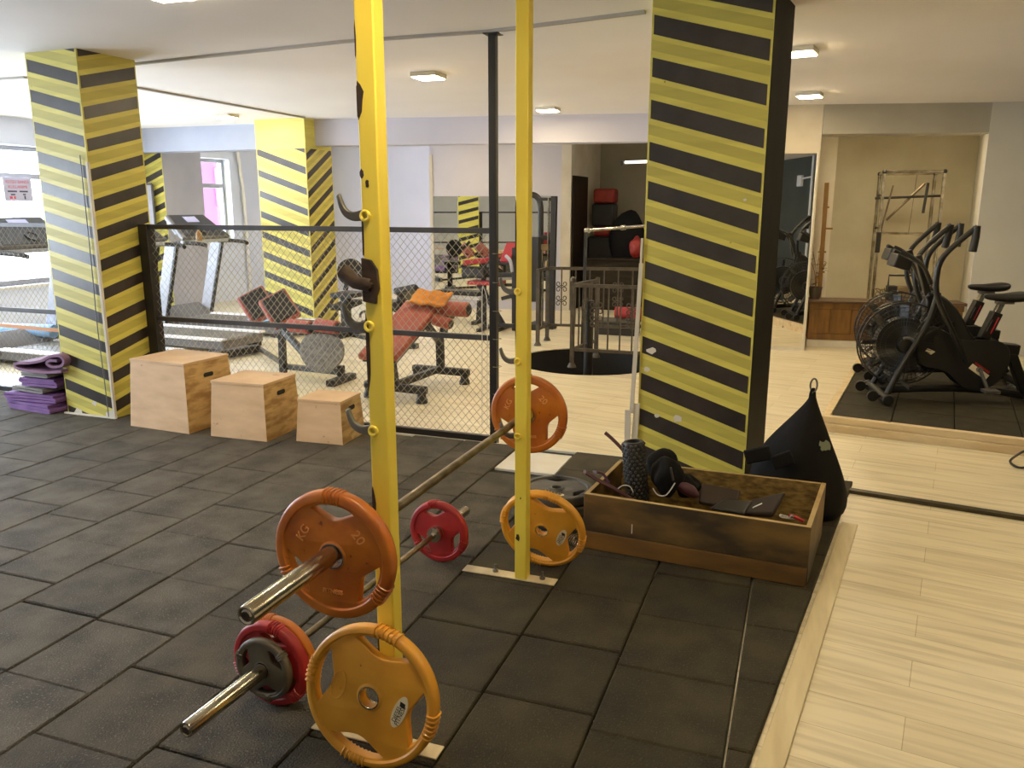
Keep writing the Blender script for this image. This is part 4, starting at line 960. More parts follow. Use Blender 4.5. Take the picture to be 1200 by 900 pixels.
# ================================================================== FENCE
def fence(name, label, x0, x1, y, posts, h, zmid):
    t = thing(name, label, 'fence', ((x0+x1)/2, y, FZ))
    mb = MB(); mb.box(x0, x1, y-.018, y+.018, h-.036, h); mb.build('top_rail', 'fence', t, bevel=.003)
    mb = MB(); mb.box(x0, x1, y-.016, y+.016, zmid-.02, zmid+.016); mb.build('middle_rail', 'fence', t, bevel=.003)
    mb = MB(); mb.box(x0, x1, y-.02, y+.02, FZ, .035); mb.build('bottom_rail', 'fencepost', t, bevel=.003)
    for (px_, w, z1, m) in posts:
        mb = MB(); mb.box(px_-w/2, px_+w/2, y-w/2, y+w/2, FZ, z1); pp = mb.build('post', m, t, bevel=.003)
        if z1 > 2:
            mb = MB(); mb.box(px_-.05, px_+.05, y-.05, y+.05, z1-.006, z1); mb.build('top_plate', m, pp)
            for zc in [.15+.19*i for i in range(7)]:
                mb = MB(); mb.tube(arc((px_+.02, y, zc), .032, 0, 360, 10, (1, 0, 0), (0, 1, 0))[:-1], .0022, 5, closed=True); mb.build('wire_tie', 'wire', pp)
    mb = MB(); pt = .056; zl, zh = .03, h-.03; rr = .0017
    def seg(c, s):
        # line z = s*x + c clipped to the panel
        xa, xb = (zl-c)/s, (zh-c)/s
        if xa > xb: xa, xb = xb, xa
        xa, xb = max(xa, x0), min(xb, x1)
        if xb-xa < .02: return
        a = Vector((xa, y+.0022*(1 if s > 0 else -1), s*xa+c)); b = Vector((xb, y+.0022*(1 if s > 0 else -1), s*xb+c)); mb.tube([a, b], rr, 4)
    c = -x1*1.0+zl-.1
    for s in (1.12, -1.12):
        lo_, hi_ = sorted((zl-s*x0, zh-s*x0, zl-s*x1, zh-s*x1))[0], sorted((zl-s*x0, zh-s*x0, zl-s*x1, zh-s*x1))[-1]
        c = lo_
        while c < hi_: seg(c, s); c += pt*1.12
    mb.build('wire_mesh', 'wire', t, angle=180)
    return t
fx = -1.945
fence('cage_fence', 'chain-link fence with dark rails between the left pillar and the thin ceiling post', -4.84, fx, 5.03, [(-4.84, .085, 1.455, 'fencepost'), (fx, .05, CE-.019, 'fencepost')], 1.455, .725)
t = fence('cage_fence', 'chain-link fence section left of the left striped pillar', -8.6, -5.42, 5.03, [(-8.6, .06, 1.455, 'fencepost')], 1.455, .725)
mb = MB(); a = aty(0, 381, 5.0); b = aty(66, 387, 5.0); mb.bar(a+(a-b)*2, b+(b-a)*.2, .006, .03, up=(0, 0, 1)); s = mb.build('barrier_strap', 'strap', t, smooth=False); s['label'] = 'pale orange strap'
t = thing('white_cable', 'thin white cable hanging on the fence beside the thin ceiling post', 'cable', aty(568, 510, 5.0))
mb = MB(); mb.tube(smoothpts([aty(565, 500, 4.995), aty(565, 420, 4.995), aty(565, 345, 4.995), aty(567, 338, 4.995), aty(571, 357, 4.99), aty(571, 420, 4.99), aty(571, 500, 4.99)], 6), .003, 6); mb.build('cable_loop', 'cord', t)
# ================================================================== TREADMILLS (console towards -x, belt towards +x)
def make_treadmill(label):
    t = thing('treadmill', label, 'treadmill', group='treadmills facing the window wall')
    z0 = FZ
    mb = MB(); mb.box(.12, 1.92, -.34, .34, z0+.05, z0+.15); mb.build('deck', 'silverdark', t, bevel=.012)
    mb = MB(); mb.box(.22, 1.90, -.26, .26, z0+.151, z0+.157); mb.build('belt', 'softgrey', t, smooth=False)
    for s in (-1, 1):
        mb = MB(); mb.box(.16, 1.93, s*.33-.055, s*.33+.055, z0+.15, z0+.172); mb.build('side_rail', 'whitepl', t, bevel=.008)
        mb = MB(); mb.box(1.70, 1.9, s*.30-.03, s*.30+.03, z0, z0+.05); mb.build('foot', 'plastic', t)
        mb = MB(); mb.bar((-.05, s*.41, z0+.05), (.26, s*.41, 1.12), .055, .16, up=(1, 0, 0)); up = mb.build('upright', 'silver', t, bevel=.01)
        mb = MB(); mb.bar((.035, s*.41, z0+.05), (.345, s*.41, 1.10), .05, .03, up=(1, 0, 0)); mb.build('upright_back', 'frame', up)
        mb = MB(); mb.tube(smoothpts([(.20, s*.41, 1.10), (.42, s*.41, 1.13), (.72, s*.40, 1.12), (.80, s*.38, 1.10)], 4), .026, 8); mb.build('handrail', 'frame', t)
    mb = MB(); mb.prism([(-.22, .05), (.10, .05), (.18, .11), (.12, .17), (-.10, .30), (-.24, .28)], .74, Matrix.Translation((.0, .37, z0)) @ Matrix.Rotation(R(90), 4, 'X')); mb.build('motor_hood', 'silverdark', t, bevel=.015)
    mb = MB(); mb.bar((-.05, -.46, z0+.03), (-.05, .46, z0+.03), .10, .06); mb.build('front_foot', 'silver', t, bevel=.01)
    # console: tilted dark housing with a grey back shell
    A = Vector((.12, 0, 1.47)); B = Vector((.50, 0, 1.17)); d = (B-A).normalized(); n = Vector((-d.z, 0, d.x)); n = n if n.z > 0 else -n
    def quad(h0, h1, a, b, w0, w1): return [A+d*a+Vector((0, -w0, 0))+n*h0, A+d*b+Vector((0, -w1, 0))+n*h0, A+d*b+Vector((0, w1, 0))+n*h0, A+d*a+Vector((0, w0, 0))+n*h0], [A+d*a+Vector((0, -w0, 0))+n*h1, A+d*b+Vector((0, -w1, 0))+n*h1, A+d*b+Vector((0, w1, 0))+n*h1, A+d*a+Vector((0, w0, 0))+n*h1]
    mb = MB(); mb.hexa(*quad(-.05, .015, .0, .46, .34, .43)); cn = mb.build('console', 'silverdark', t, bevel=.02, seg=3)
    mb = MB(); mb.hexa(*quad(.0155, .022, .02, .44, .30, .39)); mb.build('console_face', 'plastic', cn)
    mb = MB(); mb.hexa(*quad(.0225, .026, .06, .17, .11, .11)); mb.build('display', 'screen', cn, smooth=False)
    mb = MB(); c = A+d*.33; mb.lathe([(.0, .0), (.07, .0), (.075, .012), (.05, .012), (.05, .004), (0, .004)], 24, Tm=Matrix.Translation(c+n*.023) @ n.to_track_quat('Z', 'Y').to_matrix().to_4x4()); mb.build('speaker_ring', 'frame', cn)
    mb = MB(); mb.hexa(*quad(-.09, -.05, .02, .30, .30, .38)); mb.build('console_shell', 'silver', cn, bevel=.02)
    mb = MB(); mb.bar((.46, -.44, 1.14), (.46, .44, 1.14), .05, .04); mb.build('cross_bar', 'silver', t, bevel=.008)
    return t
T0 = make_treadmill('treadmill with the dark console visible to the right of the left striped pillar')
TX = -7.90
T0.location = (TX, 8.78, 0); T0.rotation_euler = (0, 0, R(-2))
dup(T0, (TX-.02, 7.62, 0), (0, 0, R(-2)), 'middle treadmill, its console hidden behind the left striped pillar')
dup(T0, (TX-.05, 6.3, 0), (0, 0, R(-2)), 'treadmill at the left edge of the photo, left of the striped pillar')
# orange bottle on the farthest treadmill's rail
p = aty(288, 296, 8.2); t = thing('spray_bottle', 'small orange-brown bottle on the handrail of the farthest treadmill', 'bottle', (TX+.70, 8.345, 1.160))
mb = MB(); mb.T = Matrix.Translation((TX+.70, 8.345, 1.160)); mb.lathe([(0, 0), (.035, 0), (.038, .01), (.036, .10), (.015, .13), (.014, .16), (0, .16)], 16); mb.build('bottle_body', 'stick', t)
# blue mats: rolled on the floor at the left and folded on the far treadmill
def rollmat(label, c, L_, r, rz, m, name='exercise_mat_roll', cat='exercise mat', group=None):
    t = thing(name, label, cat, (c[0], c[1], c[2]), rz, group=group); P = []
    for i in range(60):
        a = i*.32; rr = r*(1-.75*i/60); P.append(Vector((0, rr*math.cos(a), r+rr*math.sin(a))))
    mb = MB(); W = wm(t); vs = []
    for i, p in enumerate(P):
        q = Vector((0, p.y*.9, r+(p.z-r)*.9))
        for v in (p+Vector((-L_/2, 0, 0)), p+Vector((L_/2, 0, 0)), q+Vector((L_/2, 0, 0)), q+Vector((-L_/2, 0, 0))): vs.append(W @ v)
    fs = []
    for i in range(59):
        for j in range(4): fs.append((i*4+j, i*4+(j+1) % 4, (i+1)*4+(j+1) % 4, (i+1)*4+j))
    mb.add(vs, fs+[(3, 2, 1, 0), (236, 237, 238, 239)]); mb.build('mat_sheet', m, t); return t
p = at(18, 412, .02); rollmat('pale blue rolled mat lying on the treadmill at the left edge of the photo', (p.x-.1, p.y+.1, FZ+.174), 1.0, .085, R(10), 'bluemat')
mb = MB()
p = at(290, 372, .16); t = thing('folded_towel', 'light blue towel lying on the deck of the farthest treadmill', 'towel', (TX+1.45, 8.78, .14))
mb.T = Matrix.Translation((TX+1.47, 8.70, .135)); mb.add([(-.24+.06*i, -.2+.08*j, .035+.012*math.sin(i*1.3+j)*math.cos(j*1.1)) for i in range(9) for j in range(6)], [(i*6+j, (i+1)*6+j, (i+1)*6+j+1, i*6+j+1) for i in range(8) for j in range(5)]); mb.build('towel_sheet', 'bluemat', t, angle=180, solid=.016)
# ================================================================== BACK EXTENSION BENCH (roman chair)
t = thing('roman_chair', 'back-extension bench with red pads, two foam rollers and a round grey foot plate', 'bench', at(360, 440, FZ))
YA = 6.45
pt = lambda x, y, Y=YA: aty(x, y, Y)
def slab(parent, name, c, ux, uy, th, m, bev=.015, seg=3, mats=None, T=None):
    """padded slab: centre, half axes, thickness along the normal"""
    ux = Vector(ux); uy = Vector(uy); n = ux.cross(uy).normalized()*th/2; c = Vector(c); mb = MB()
    q = [c-ux-uy, c+ux-uy, c+ux+uy, c-ux+uy]; mb.add([p-n for p in q]+[p+n for p in q], [(0, 3, 2, 1), (4, 5, 6, 7), (0, 1, 5, 4), (1, 2, 6, 5), (2, 3, 7, 6), (3, 0, 4, 7)])
    return mb.build(name, m, parent, bevel=bev, seg=seg)
post_b = pt(332, 436, 6.60); post_t = pt(330, 388, 6.60)
mb = MB(); mb.bar((post_b.x, post_b.y, FZ), post_t, .06, .06, up=(1, 0, 0)); mb.build('front_post', 'frame', t, bevel=.005)
fr_ = pt(393, 441, 6.30); fr_.z = FZ
mb = MB(); mb.bar(pt(333, 388, 6.6), pt(372, 432, 6.42), .055, .06, up=(0, 1, 0)); mb.build('diagonal_post', 'frame', t, bevel=.005)
mb = MB(); mb.bar((post_b.x-.02, post_b.y+.05, .03), pt(398, 436, 6.42), .06, .05); mb.build('base_beam', 'frame', t, bevel=.005)
ft0 = at(234, 421, .03); ft1 = at(303, 408, .03)
mb = MB(); mb.bar(ft0+Vector((-.05, 0, 0)), ft1, .10, .085); b = mb.build('stabiliser', 'frame', t, bevel=.015)
mb = MB(); mb.bar(ft1, (post_b.x, post_b.y+.05, .04), .04, .04); mb.build('base_link', 'frame', t)
mb = MB(); mb.box(fr_.x-.045, fr_.x+.045, 6.20, 6.60, FZ, FZ+.06); mb.box(fr_.x-.03, fr_.x+.03, 6.37, 6.43, FZ+.06, .14); mb.build('rear_foot', 'frame', t, bevel=.008)
# foot plate (rounded grey shield) facing the camera side
c = pt(378, 414, 6.34); ux = Vector((.95, -.05, 0)); uy = Vector((0, .2, 1))
poly = []
for i in range(40):
    a = 2*PI*i/40; x = math.copysign(abs(math.cos(a))**.7, math.cos(a)); y = math.copysign(abs(math.sin(a))**.75, math.sin(a))
    x *= (1 if y > 0 else 1-.42*abs(y)**1.5); poly.append((x*.245, y*.185))
nn = ux.normalized().cross(uy.normalized()); Tm = Matrix((ux.normalized(), nn.cross(ux.normalized()), nn)).transposed().to_4x4(); Tm.translation = c
mb = MB(); mb.prism(poly, .025, Tm); mb.build('foot_plate', 'footplate', t, bevel=.006)
# foam rollers with dark caps
for (x0_, x1_, yy) in ((340, 364, 6.42), (371, 396, 6.36)):
    a = pt(x0_, 381, yy); b = pt(x1_, 384, yy-.05); mb = MB(); mb.cyl(a, b, .062, 20); ro = mb.build('foam_roller', 'vinyl', t, bevel=.012)
    d = (b-a).normalized(); mb = MB(); mb.cyl(b-d*.001, b+d*.022, .046, 18); mb.cyl(b, b+d*.04, .02, 12); mb.build('roller_cap', 'plastic', ro)
mb = MB(); mb.cyl(pt(338, 390, 6.45), pt(398, 392, 6.38), .022, 12); mb.build('roller_bar', 'frame', t)
# two hip pads on a tilted arm
for (cx_, cy_, yy) in ((302, 358, 6.75), (328, 362, 6.62)):
    c = pt(cx_, cy_, yy); ux = Vector((.115, -.03, -.125)); uy = Vector((.075, .115, .06))
    pd_ = slab(t, 'hip_pad', c, ux, uy, .065, 'vinylb', .022, 4)
    nn_ = ux.cross(uy).normalized(); nn_ = nn_ if nn_.dot(EYE-c) > 0 else -nn_
    slab(pd_, 'pad_underside', c+nn_*.040, ux*.82, uy*.8, .03, 'plastic', .005, 2)
mb = MB(); mb.bar(pt(318, 372, 6.70), pt(338, 390, 6.58), .045, .045); mb.bar(pt(300, 366, 6.76), pt(330, 370, 6.64), .04, .03); mb.build('pad_arm', 'frame', t)
# ================================================================== DECLINE SIT-UP BENCH
t = thing('situp_bench', 'red decline sit-up bench with black T feet behind the rack post', 'bench', at(490, 462, FZ))
def foot(x0, y0, x1, y1):
    a = at(x0, y0, FZ+.11); b = at(x1, y1, FZ+.11); mb = MB(); mb.bar(a, b, .07, .07); f = mb.build('base_foot', 'frame', t, bevel=.018)
    d = (b-a).normalized()
    for q in (a+d*.04, b-d*.05):
        mb = MB(); mb.lathe([(.05, FZ), (.05, FZ+.03), (.038, FZ+.05), (.036, FZ+.09)], 14, Tm=Matrix.Translation((q.x, q.y, 0))); mb.build('rubber_foot', 'plastic', f)
    return (a+b)/2
f1 = foot(484, 431, 550, 437); f2 = foot(428, 450, 500, 458)
tp = aty(500, 352, 6.62); lw = aty(452, 424, 5.86)
A = Vector((f1.x-.04, 6.50, .78)); B = Vector((f2.x-.02, 5.72, .44))
top = aty(500, 356, 6.45); bot = aty(444, 420, 5.75)
c = (top+bot)/2; ud = (bot-top)/2; us = Vector((.17, .02, 0))
pdm = slab(t, 'bench_pad', c+Vector((-.02, 0, 0)), us, ud, .07, 'vinylb', .022, 4)
nrm = us.cross(ud).normalized(); nrm = nrm if nrm.z > 0 else -nrm
slab(t, 'pad_board', c-nrm*.05+Vector((-.02, 0, 0)), us*.9, ud*.95, .025, 'plastic', .004, 2)
mb = MB(); pz = top.lerp(bot, .22)-nrm*.07
mb.bar((f1.x, f1.y, FZ+.12), (f1.x, f1.y-.01, .42), .065, .065, up=(1, 0, 0)); mb.bar((f1.x, f1.y-.01, .36), pz+Vector((.06, 0, 0)), .055, .055, up=(1, 0, 0)); mb.bar((f1.x, f1.y-.01, .36), (f1.x+.10, f1.y-.02, .66), .05, .05, up=(1, 0, 0)); mb.build('rear_post', 'frame', t, bevel=.006)
mb = MB(); pz2 = top.lerp(bot, .8)-nrm*.06; mb.bar((f2.x, f2.y, FZ+.12), pz2, .06, .06, up=(1, 0, 0)); mb.build('front_post', 'frame', t, bevel=.006)
mb = MB(); mb.bar((f1.x, f1.y, FZ+.13), (f2.x, f2.y, FZ+.13), .05, .06); mb.build('base_beam', 'frame', t, bevel=.005)
for (xa, ya, xb, yb, yy, r_) in ((512, 361, 549, 363, 6.44, .066), (508, 374, 528, 380, 6.34, .052)):
    a = aty(xa, ya, yy); b = aty(xb, yb, yy-.03); mb = MB(); mb.cyl(a, b, r_, 20); ro = mb.build('foam_roller', 'vinylb', t, bevel=.014)
    d = (b-a).normalized(); mb = MB(); mb.cyl(b, b+d*.008, r_*.72, 18); mb.build('roller_cap', 'plastic', ro)
mb = MB(); q = aty(522, 386, 6.40); mb.cyl(q, q+Vector((0, 0, -.06)), .022, 12); mb.build('adjust_knob', 'plastic', t)
t = thing('hand_towel', 'orange towel folded over the top end of the red sit-up bench', 'towel', top+nrm*.04)
mb = MB(); cc = top+nrm*.058+Vector((.06, -.03, .005)); uu = Vector((.17, .0, -.01)); vv = (bot-top).normalized()*.10
mb.add([cc+uu*(i/4-1)+vv*(j/3-1)+nrm*(.012*math.sin(i*1.7+j)+.008*math.cos(j*2.1)) for i in range(9) for j in range(7)], [(i*7+j, (i+1)*7+j, (i+1)*7+j+1, i*7+j+1) for i in range(8) for j in range(6)]); mb.build('towel_cloth', 'towel', t, angle=180, solid=.022)
# ================================================================== MACHINES FARTHER BACK
# leg machine left of the rack post
t = thing('leg_machine', 'black leg-exercise machine with a round plate seen left of the rack post', 'exercise machine', at(412, 385, FZ))
YM = 8.9
q = lambda x, y, Y=YM: aty(x, y, Y)
mb = MB(); c = q(411, 319); mb.lathe([(.03, -.03), (.16, -.03), (.17, -.02), (.17, .02), (.16, .03), (.03, .03)], 32, Tm=Matrix.Translation(c) @ Matrix.Rotation(R(90), 4, 'X') @ Matrix.Rotation(R(20), 4, 'Y')); mb.build('round_pad', 'plastic', t)
mb = MB(); mb.tube([q(404, 324), q(425, 320), q(436, 307)], .03, 10); mb.build('arm', 'frame', t)
slab(t, 'seat_pad', q(409, 345), (.16, 0, .0), (0, .2, 0), .06, 'plastic'); slab(t, 'back_pad', q(406, 357), (.11, .02, 0), (0, .2, .02), .07, 'plastic')
g_ = q(406, 376); mb = MB(); mb.box(g_.x-.05, g_.x+.05, YM-.05, YM+.05, FZ+.06, q(409, 345).z); mb.box(g_.x-.10, g_.x+.10, YM-.3, YM+.25, FZ, FZ+.06); mb.bar((g_.x, YM, .55), q(411, 319), .05, .05, up=(1, 0, 0)); mb.build('machine_frame', 'frame', t, bevel=.006)
mb = MB(); mb.tube(smoothpts([q(422, 372, 8.6), q(424, 366, 8.6), q(436, 364, 8.6), q(448, 366, 8.6), q(446, 374, 8.6), q(424, 377, 8.6)], 4), .016, 8); mb.build('foot_loop', 'frame', t)
mb = MB(); lp_ = q(436, 375, 8.6); mb.bar((lp_.x, 8.6, FZ), (lp_.x, 8.6, lp_.z), .04, .04, up=(1, 0, 0)); mb.bar((lp_.x, 8.6, FZ+.02), (g_.x, YM, FZ+.02), .05, .04); mb.build('base_beam', 'frame', t)
# preacher bench: dark pads above the red bench
t = thing('preacher_bench', 'black padded curl bench just behind the red sit-up bench', 'bench', at(474, 392, FZ))
YM = 8.3
slab(t, 'arm_pad', q(480, 343, YM), (.14, .0, .03), (0, .13, -.06), .07, 'plastic'); slab(t, 'seat_pad', q(456, 356, YM), (.15, 0, 0), (0, .14, 0), .08, 'plastic')
g_ = q(470, 380, YM); mb = MB(); mb.box(g_.x-.03, g_.x+.03, YM-.03, YM+.03, FZ, q(480, 345, YM).z-.02); mb.bar(q(454, 360, YM), (g_.x, YM, .40), .05, .05); mb.box(g_.x-.25, g_.x+.2, YM-.05, YM+.05, FZ, FZ+.06); mb.box(q(456, 356, YM).x-.03, q(456, 356, YM).x+.03, YM-.03, YM+.03, FZ+.06, q(456, 356, YM).z-.03); mb.build('bench_frame', 'frame', t, bevel=.005)
# flat bench in front of the mirror
t = thing('flat_bench', 'long low bench with a thin dark pad standing before the rear mirror', 'bench', at(545, 362, FZ))
YM = 10.6
a = aty(516, 341, YM); b = aty(566, 341, YM-.12); z_ = a.z
mb = MB(); mb.bar((a.x, a.y, z_), (b.x, b.y, z_), .26, .06); mb.build('bench_pad', 'plastic', t, bevel=.012)
mb = MB(); mb.bar((a.x+.02, a.y, z_-.06), (b.x, b.y, z_-.06), .2, .05); mb.build('bench_rail', 'whitepl', t)
for e_, d in ((a, .10), (b, -.07)):
    mb = MB(); mb.bar((e_.x+d, e_.y, FZ+.04), (e_.x+d*.7, e_.y, z_-.08), .05, .06, up=(1, 0, 0)); mb.bar((e_.x+d, e_.y-.2, FZ+.025), (e_.x+d, e_.y+.2, FZ+.025), .06, .05); mb.build('leg', 'frame', t)
# bench press station with red pads
t = thing('press_station', 'black press machine with red pads between the thin post and the rack post', 'exercise machine', at(590, 372, FZ))
YM = 10.0
q = lambda x, y, Y=YM: aty(x, y, Y)
slab(t, 'back_pad', q(596, 296), (.07, .0, .0), (.03, .05, .12), .06, 'redseat'); slab(t, 'arm_pad', q(560, 306), (.16, .03, .02), (0, .11, 0), .07, 'redseat'); slab(t, 'seat_pad', q(570, 331), (.22, 0, 0), (0, .15, 0), .05, 'redseat')
slab(t, 'black_cushion', q(558, 319), (.17, .0, 0), (0, .13, 0), .14, 'plastic', .03)
z1_ = q(560, 300).z
mb = MB()
mb.bar(q(560, 330), (q(592, 368).x, YM, FZ+.03), .06, .06, up=(0, 1, 0)); mb.bar(q(566, 306), q(604, 309), .05, .05); mb.bar(q(566, 322), q(604, 322), .05, .05)
mb.bar((q(582, 366).x, YM-.1, FZ+.08), (q(606, 366).x, YM-.1, FZ+.08), .05, .05); mb.bar(q(588, 350), q(606, 345), .05, .05)
mb.bar((q(567, 340).x, YM, FZ), (q(567, 340).x, YM, z1_), .06, .06, up=(1, 0, 0)); mb.bar((q(603, 340).x, YM, FZ), (q(603, 340).x, YM, q(603, 290).z), .06, .06, up=(1, 0, 0))
mb.bar((q(570, 340).x, YM-.3, FZ+.02), (q(570, 340).x, YM+.3, FZ+.02), .06, .05); mb.bar((q(588, 340).x, YM-.3, FZ+.02), (q(588, 340).x, YM+.3, FZ+.02), .06, .05); mb.build('machine_frame', 'frame', t, bevel=.006)
mb = MB(); mb.tube(smoothpts([q(593, 300, YM-.1), q(598, 306, YM-.15), q(600, 318, YM-.1)], 4), .022, 8); mb.build('grip_arm', 'silver', t)
# cable tower beside the mirror
t = thing('cable_machine', 'tall black cable machine with a chrome column right of the right rack post', 'exercise machine', at(638, 372, FZ))
YM = 10.3
xl, xr_ = q(630, 300, YM).x, q(647, 300, YM).x
mb = MB(); mb.tube(smoothpts([(xl+.04, YM, FZ), (xl+.04, YM, 1.3), (xl+.03, YM, 1.62), (xl-.03, YM, 1.72), (xl-.12, YM, 1.74)], 5), .04, 10); mb.build('bent_frame', 'frame', t)
mb = MB(); mb.box(xl-.10, xl+.065, YM-.16, YM-.05, .35, 1.20); mb.build('weight_stack', 'plastic', t, bevel=.01)
mb = MB(); mb.box(xl-.10, xl+.05, YM-.2, YM+.2, FZ, .05); mb.box(xl-.1, xr_+.05, YM+.02, YM+.1, FZ, .04); mb.build('base_frame', 'frame', t, bevel=.006)
mb = MB(); mb.bar((xr_, YM, FZ), (xr_+.02, YM, 1.72), .075, .075, up=(1, 0, 0)); mb.build('guide_column', 'frame', t, bevel=.006)
mb = MB(); mb.cyl((xr_-.05, YM-.03, .3), (xr_-.045, YM-.03, 1.70), .016, 10); mb.cyl((xr_-.13, YM-.03, FZ), (xr_-.13, YM-.03, 1.1), .012, 8); mb.build('guide_rod', 'chrome', t)
mb = MB(); mb.box(xl+.06, xr_-.04, YM-.05, YM+.04, 1.02, 1.10); mb.build('pulley_block', 'tan', t, bevel=.01)
mb = MB(); mb.box(xl+.06, xr_-.04, YM-.03, YM+.03, 1.16, 1.22); mb.box(xl+.05, xr_+.02, YM-.03, YM+.03, .62, .66); mb.box(xl+.0, xr_+.03, YM-.03, YM+.03, 1.66, 1.70); mb.build('cross_bar', 'frame', t)
# ================================================================== STAIR RAILING
t = thing('stair_railing', 'dark iron railing with scrolls around the round stair opening', 'railing', at(690, 415, FZ))
def rail_run(p, qq, z0, z1, nb, scroll=()):
    p = Vector(p); qq = Vector(qq); up = Vector((0, 0, 1)); mb = MB()
    mb.bar(p+up*z1, qq+up*z1, .035, .035); mb.build('hand_rail', 'railing', t)
    mb = MB(); mb.bar(p+up*z0, qq+up*z0, .03, .03); mb.build('bottom_rail', 'railing', t)
    for i in range(1, nb):
        c = p.lerp(qq, i/nb); mb = MB(); mb.bar(c+up*z0, c+up*z1, .014, .014, up=(1, 0, 0)); b = mb.build('baluster', 'railing', t)
        if i in scroll:
            mb = MB(); d = (qq-p).normalized()
            for zz_ in (z0+.30, z1-.22):
                for sx in (-1, 1):
                    for sz in (-1, 1):
                        cc = c+d*(sx*.036)+up*(zz_+sz*.036); P = []
                        for k in range(22):
                            a = R(180+(-20)*k)*1.0; rr_ = .036*(1-.035*k)
                            P.append(cc+d*(sx*rr_*math.cos(a))+up*(sz*rr_*math.sin(-a)))
                        mb.tube([c+up*zz_]+P, .006, 6)
            mb.build('scroll', 'railing', b)
def rpost(p, z1, knob=True, w=.04):
    mb = MB(); mb.bar((p[0], p[1], FZ), (p[0], p[1], z1), w, w, up=(1, 0, 0)); mb.lathe([(w*1.2, FZ), (w*.6, FZ+.05)], 10, Tm=Matrix.Translation((p[0], p[1], 0)))
    o = mb.build('post', 'railing', t)
    if knob: mb = MB(); mb.ball((p[0], p[1], z1+.025), .032, 12, 8); mb.build('post_knob', 'railing', o)
G1 = at(670, 430, FZ); G2 = at(752, 441, FZ)
zt = .96
gz = EYE.z-(329-241)/944*7.35*1.01
for p_ in (G1,): rpost(p_, .845)
G2 = Vector((G1.x+.98, G1.y+.02, FZ)); rpost(G2, .845)
rail_run((G1.x, G1.y, 0), (G2.x, G2.y, 0), .16, .815, 8, scroll=(2, 5))
G3 = Vector((G1.x+.10, G1.y+.62, FZ)); rail_run((G1.x, G1.y, 0), (G3.x, G3.y, 0), .16, .815, 4, scroll=(2,)); rpost(G3, .845, False)
H1 = at(630, 405, FZ); H2 = at(641, 399, FZ); H3 = Vector((H2.x+1.5, H2.y+.3, FZ))
rpost(H1, .88, False); rpost(H2, .88, False); rpost(H3, .88, False)
rail_run((H1.x, H1.y, 0), (H2.x, H2.y, 0), .17, .86, 2); rail_run((H2.x, H2.y, 0), (H3.x, H3.y, 0), .17, .86, 9, scroll=(1, 5))
t2 = thing('spiral_stair', 'dark spiral stair with a thick centre pole going down the round opening', 'stairs', (HC[0], HC[1], -2.3))
pc = at(692, 416, FZ)
mb = MB(); mb.cyl((HC[0], HC[1], -2.3), (HC[0], HC[1], .62), .05, 16); mb.build('centre_pole', 'frame', t2)
for i in range(9):
    a = R(200+32*i); b = a+R(36); z_ = -.30-.20*i; mb = MB(); n_ = 6
    poly = [(.05*math.cos(a), .05*math.sin(a))]+[(.72*math.cos(a+(b-a)*k/n_), .72*math.sin(a+(b-a)*k/n_)) for k in range(n_+1)]
    mb.prism(poly, .03, Matrix.Translation((HC[0], HC[1], z_))); mb.build('tread', 'railing', t2)
# ================================================================== CORRIDOR
YB = 13.2
q = lambda x, y, Y=YB: aty(x, y, Y)
t = thing('padded_panel', 'tall red and black padded panel leaning in the corridor corner', 'gym pad', q(704, 350))
def cush(name, x0, y0, x1, y1, m, dy=0):
    a = q(x0, y0); b = q(x1, y1); mb = MB(); mb.box(a.x, b.x, YB+dy, YB+.3+dy, b.z, a.z); return mb.build(name, m, t, bevel=.04, seg=3)
cush('top_cushion', 695, 221, 720, 238, 'bag_red'); cush('middle_cushion', 693, 238, 719, 266, 'plastic', .01); cush('lower_cushion', 695, 266, 715, 277, 'bag_red', .0); cush('base_cushion', 688, 277, 717, 345, 'plastic', -.02)
t = lump('black_duffel', 'big black bag standing beside the red and black padded panel', 'bag', q(734, 282, 13.0), .40, (.72, .22, 1.18), 'black', 12, amp=.07, extra='bag_body')
mb = MB(); a = q(734, 312, 13.0); mb.box(a.x-.28, a.x+.28, 12.91, 13.09, FZ, a.z-.02); mb.build('bag_base', 'black', t, bevel=.03)
lump('red_bag', 'small red bag standing on the dark corridor counter', 'bag', Vector((q(744, 304, 12.6).x, 12.66, q(688, 304, 12.6).z+.03+.165)), .125, (.8, .6, 1.2), 'bag_red', 4, extra='bag_body')
t = thing('corridor_cabinet', 'low dark wooden counter across the corridor', 'cabinet', q(720, 362, 12.7))
mb = MB(); a = q(688, 304, 12.6); b = q(760, 304, 12.6); mb.box(a.x, b.x+.3, 12.55, 12.8, FZ, a.z); mb.build('counter_front', 'counter', t, bevel=.008)
mb = MB(); mb.box(a.x-.02, b.x+.32, 12.5, 12.85, a.z, a.z+.03); mb.build('counter_top', 'counter', t, bevel=.004)
t = thing('barbell_stand', 'empty steel barbell on a thin stand in front of the dark corridor', 'barbell stand', q(690, 410, 9.05))
YS = 9.05; a = q(688, 270, YS); b = q(753, 265, YS-.1)
mb = MB(); mb.cyl(a, b+(b-a)*.3, .016, 12); sh = mb.build('bar_shaft', 'chrome', t)
for f in (0., .66):
    p = a.lerp(b, f); mb = MB(); mb.cyl(p-(b-a).normalized()*.025, p+(b-a).normalized()*.025, .027, 12); mb.build('bar_collar', 'chrome', sh)
for dx in (-.035,):
    p = a.lerp(b, -.02); mb = MB(); mb.bar((p.x-.02, p.y, FZ), (p.x, p.y, p.z-.015), .03, .03, up=(1, 0, 0)); mb.bar((p.x-.02, p.y-.25, FZ+.02), (p.x-.02, p.y+.25, FZ+.02), .04, .04); mb.build('stand_post', 'frame', t)
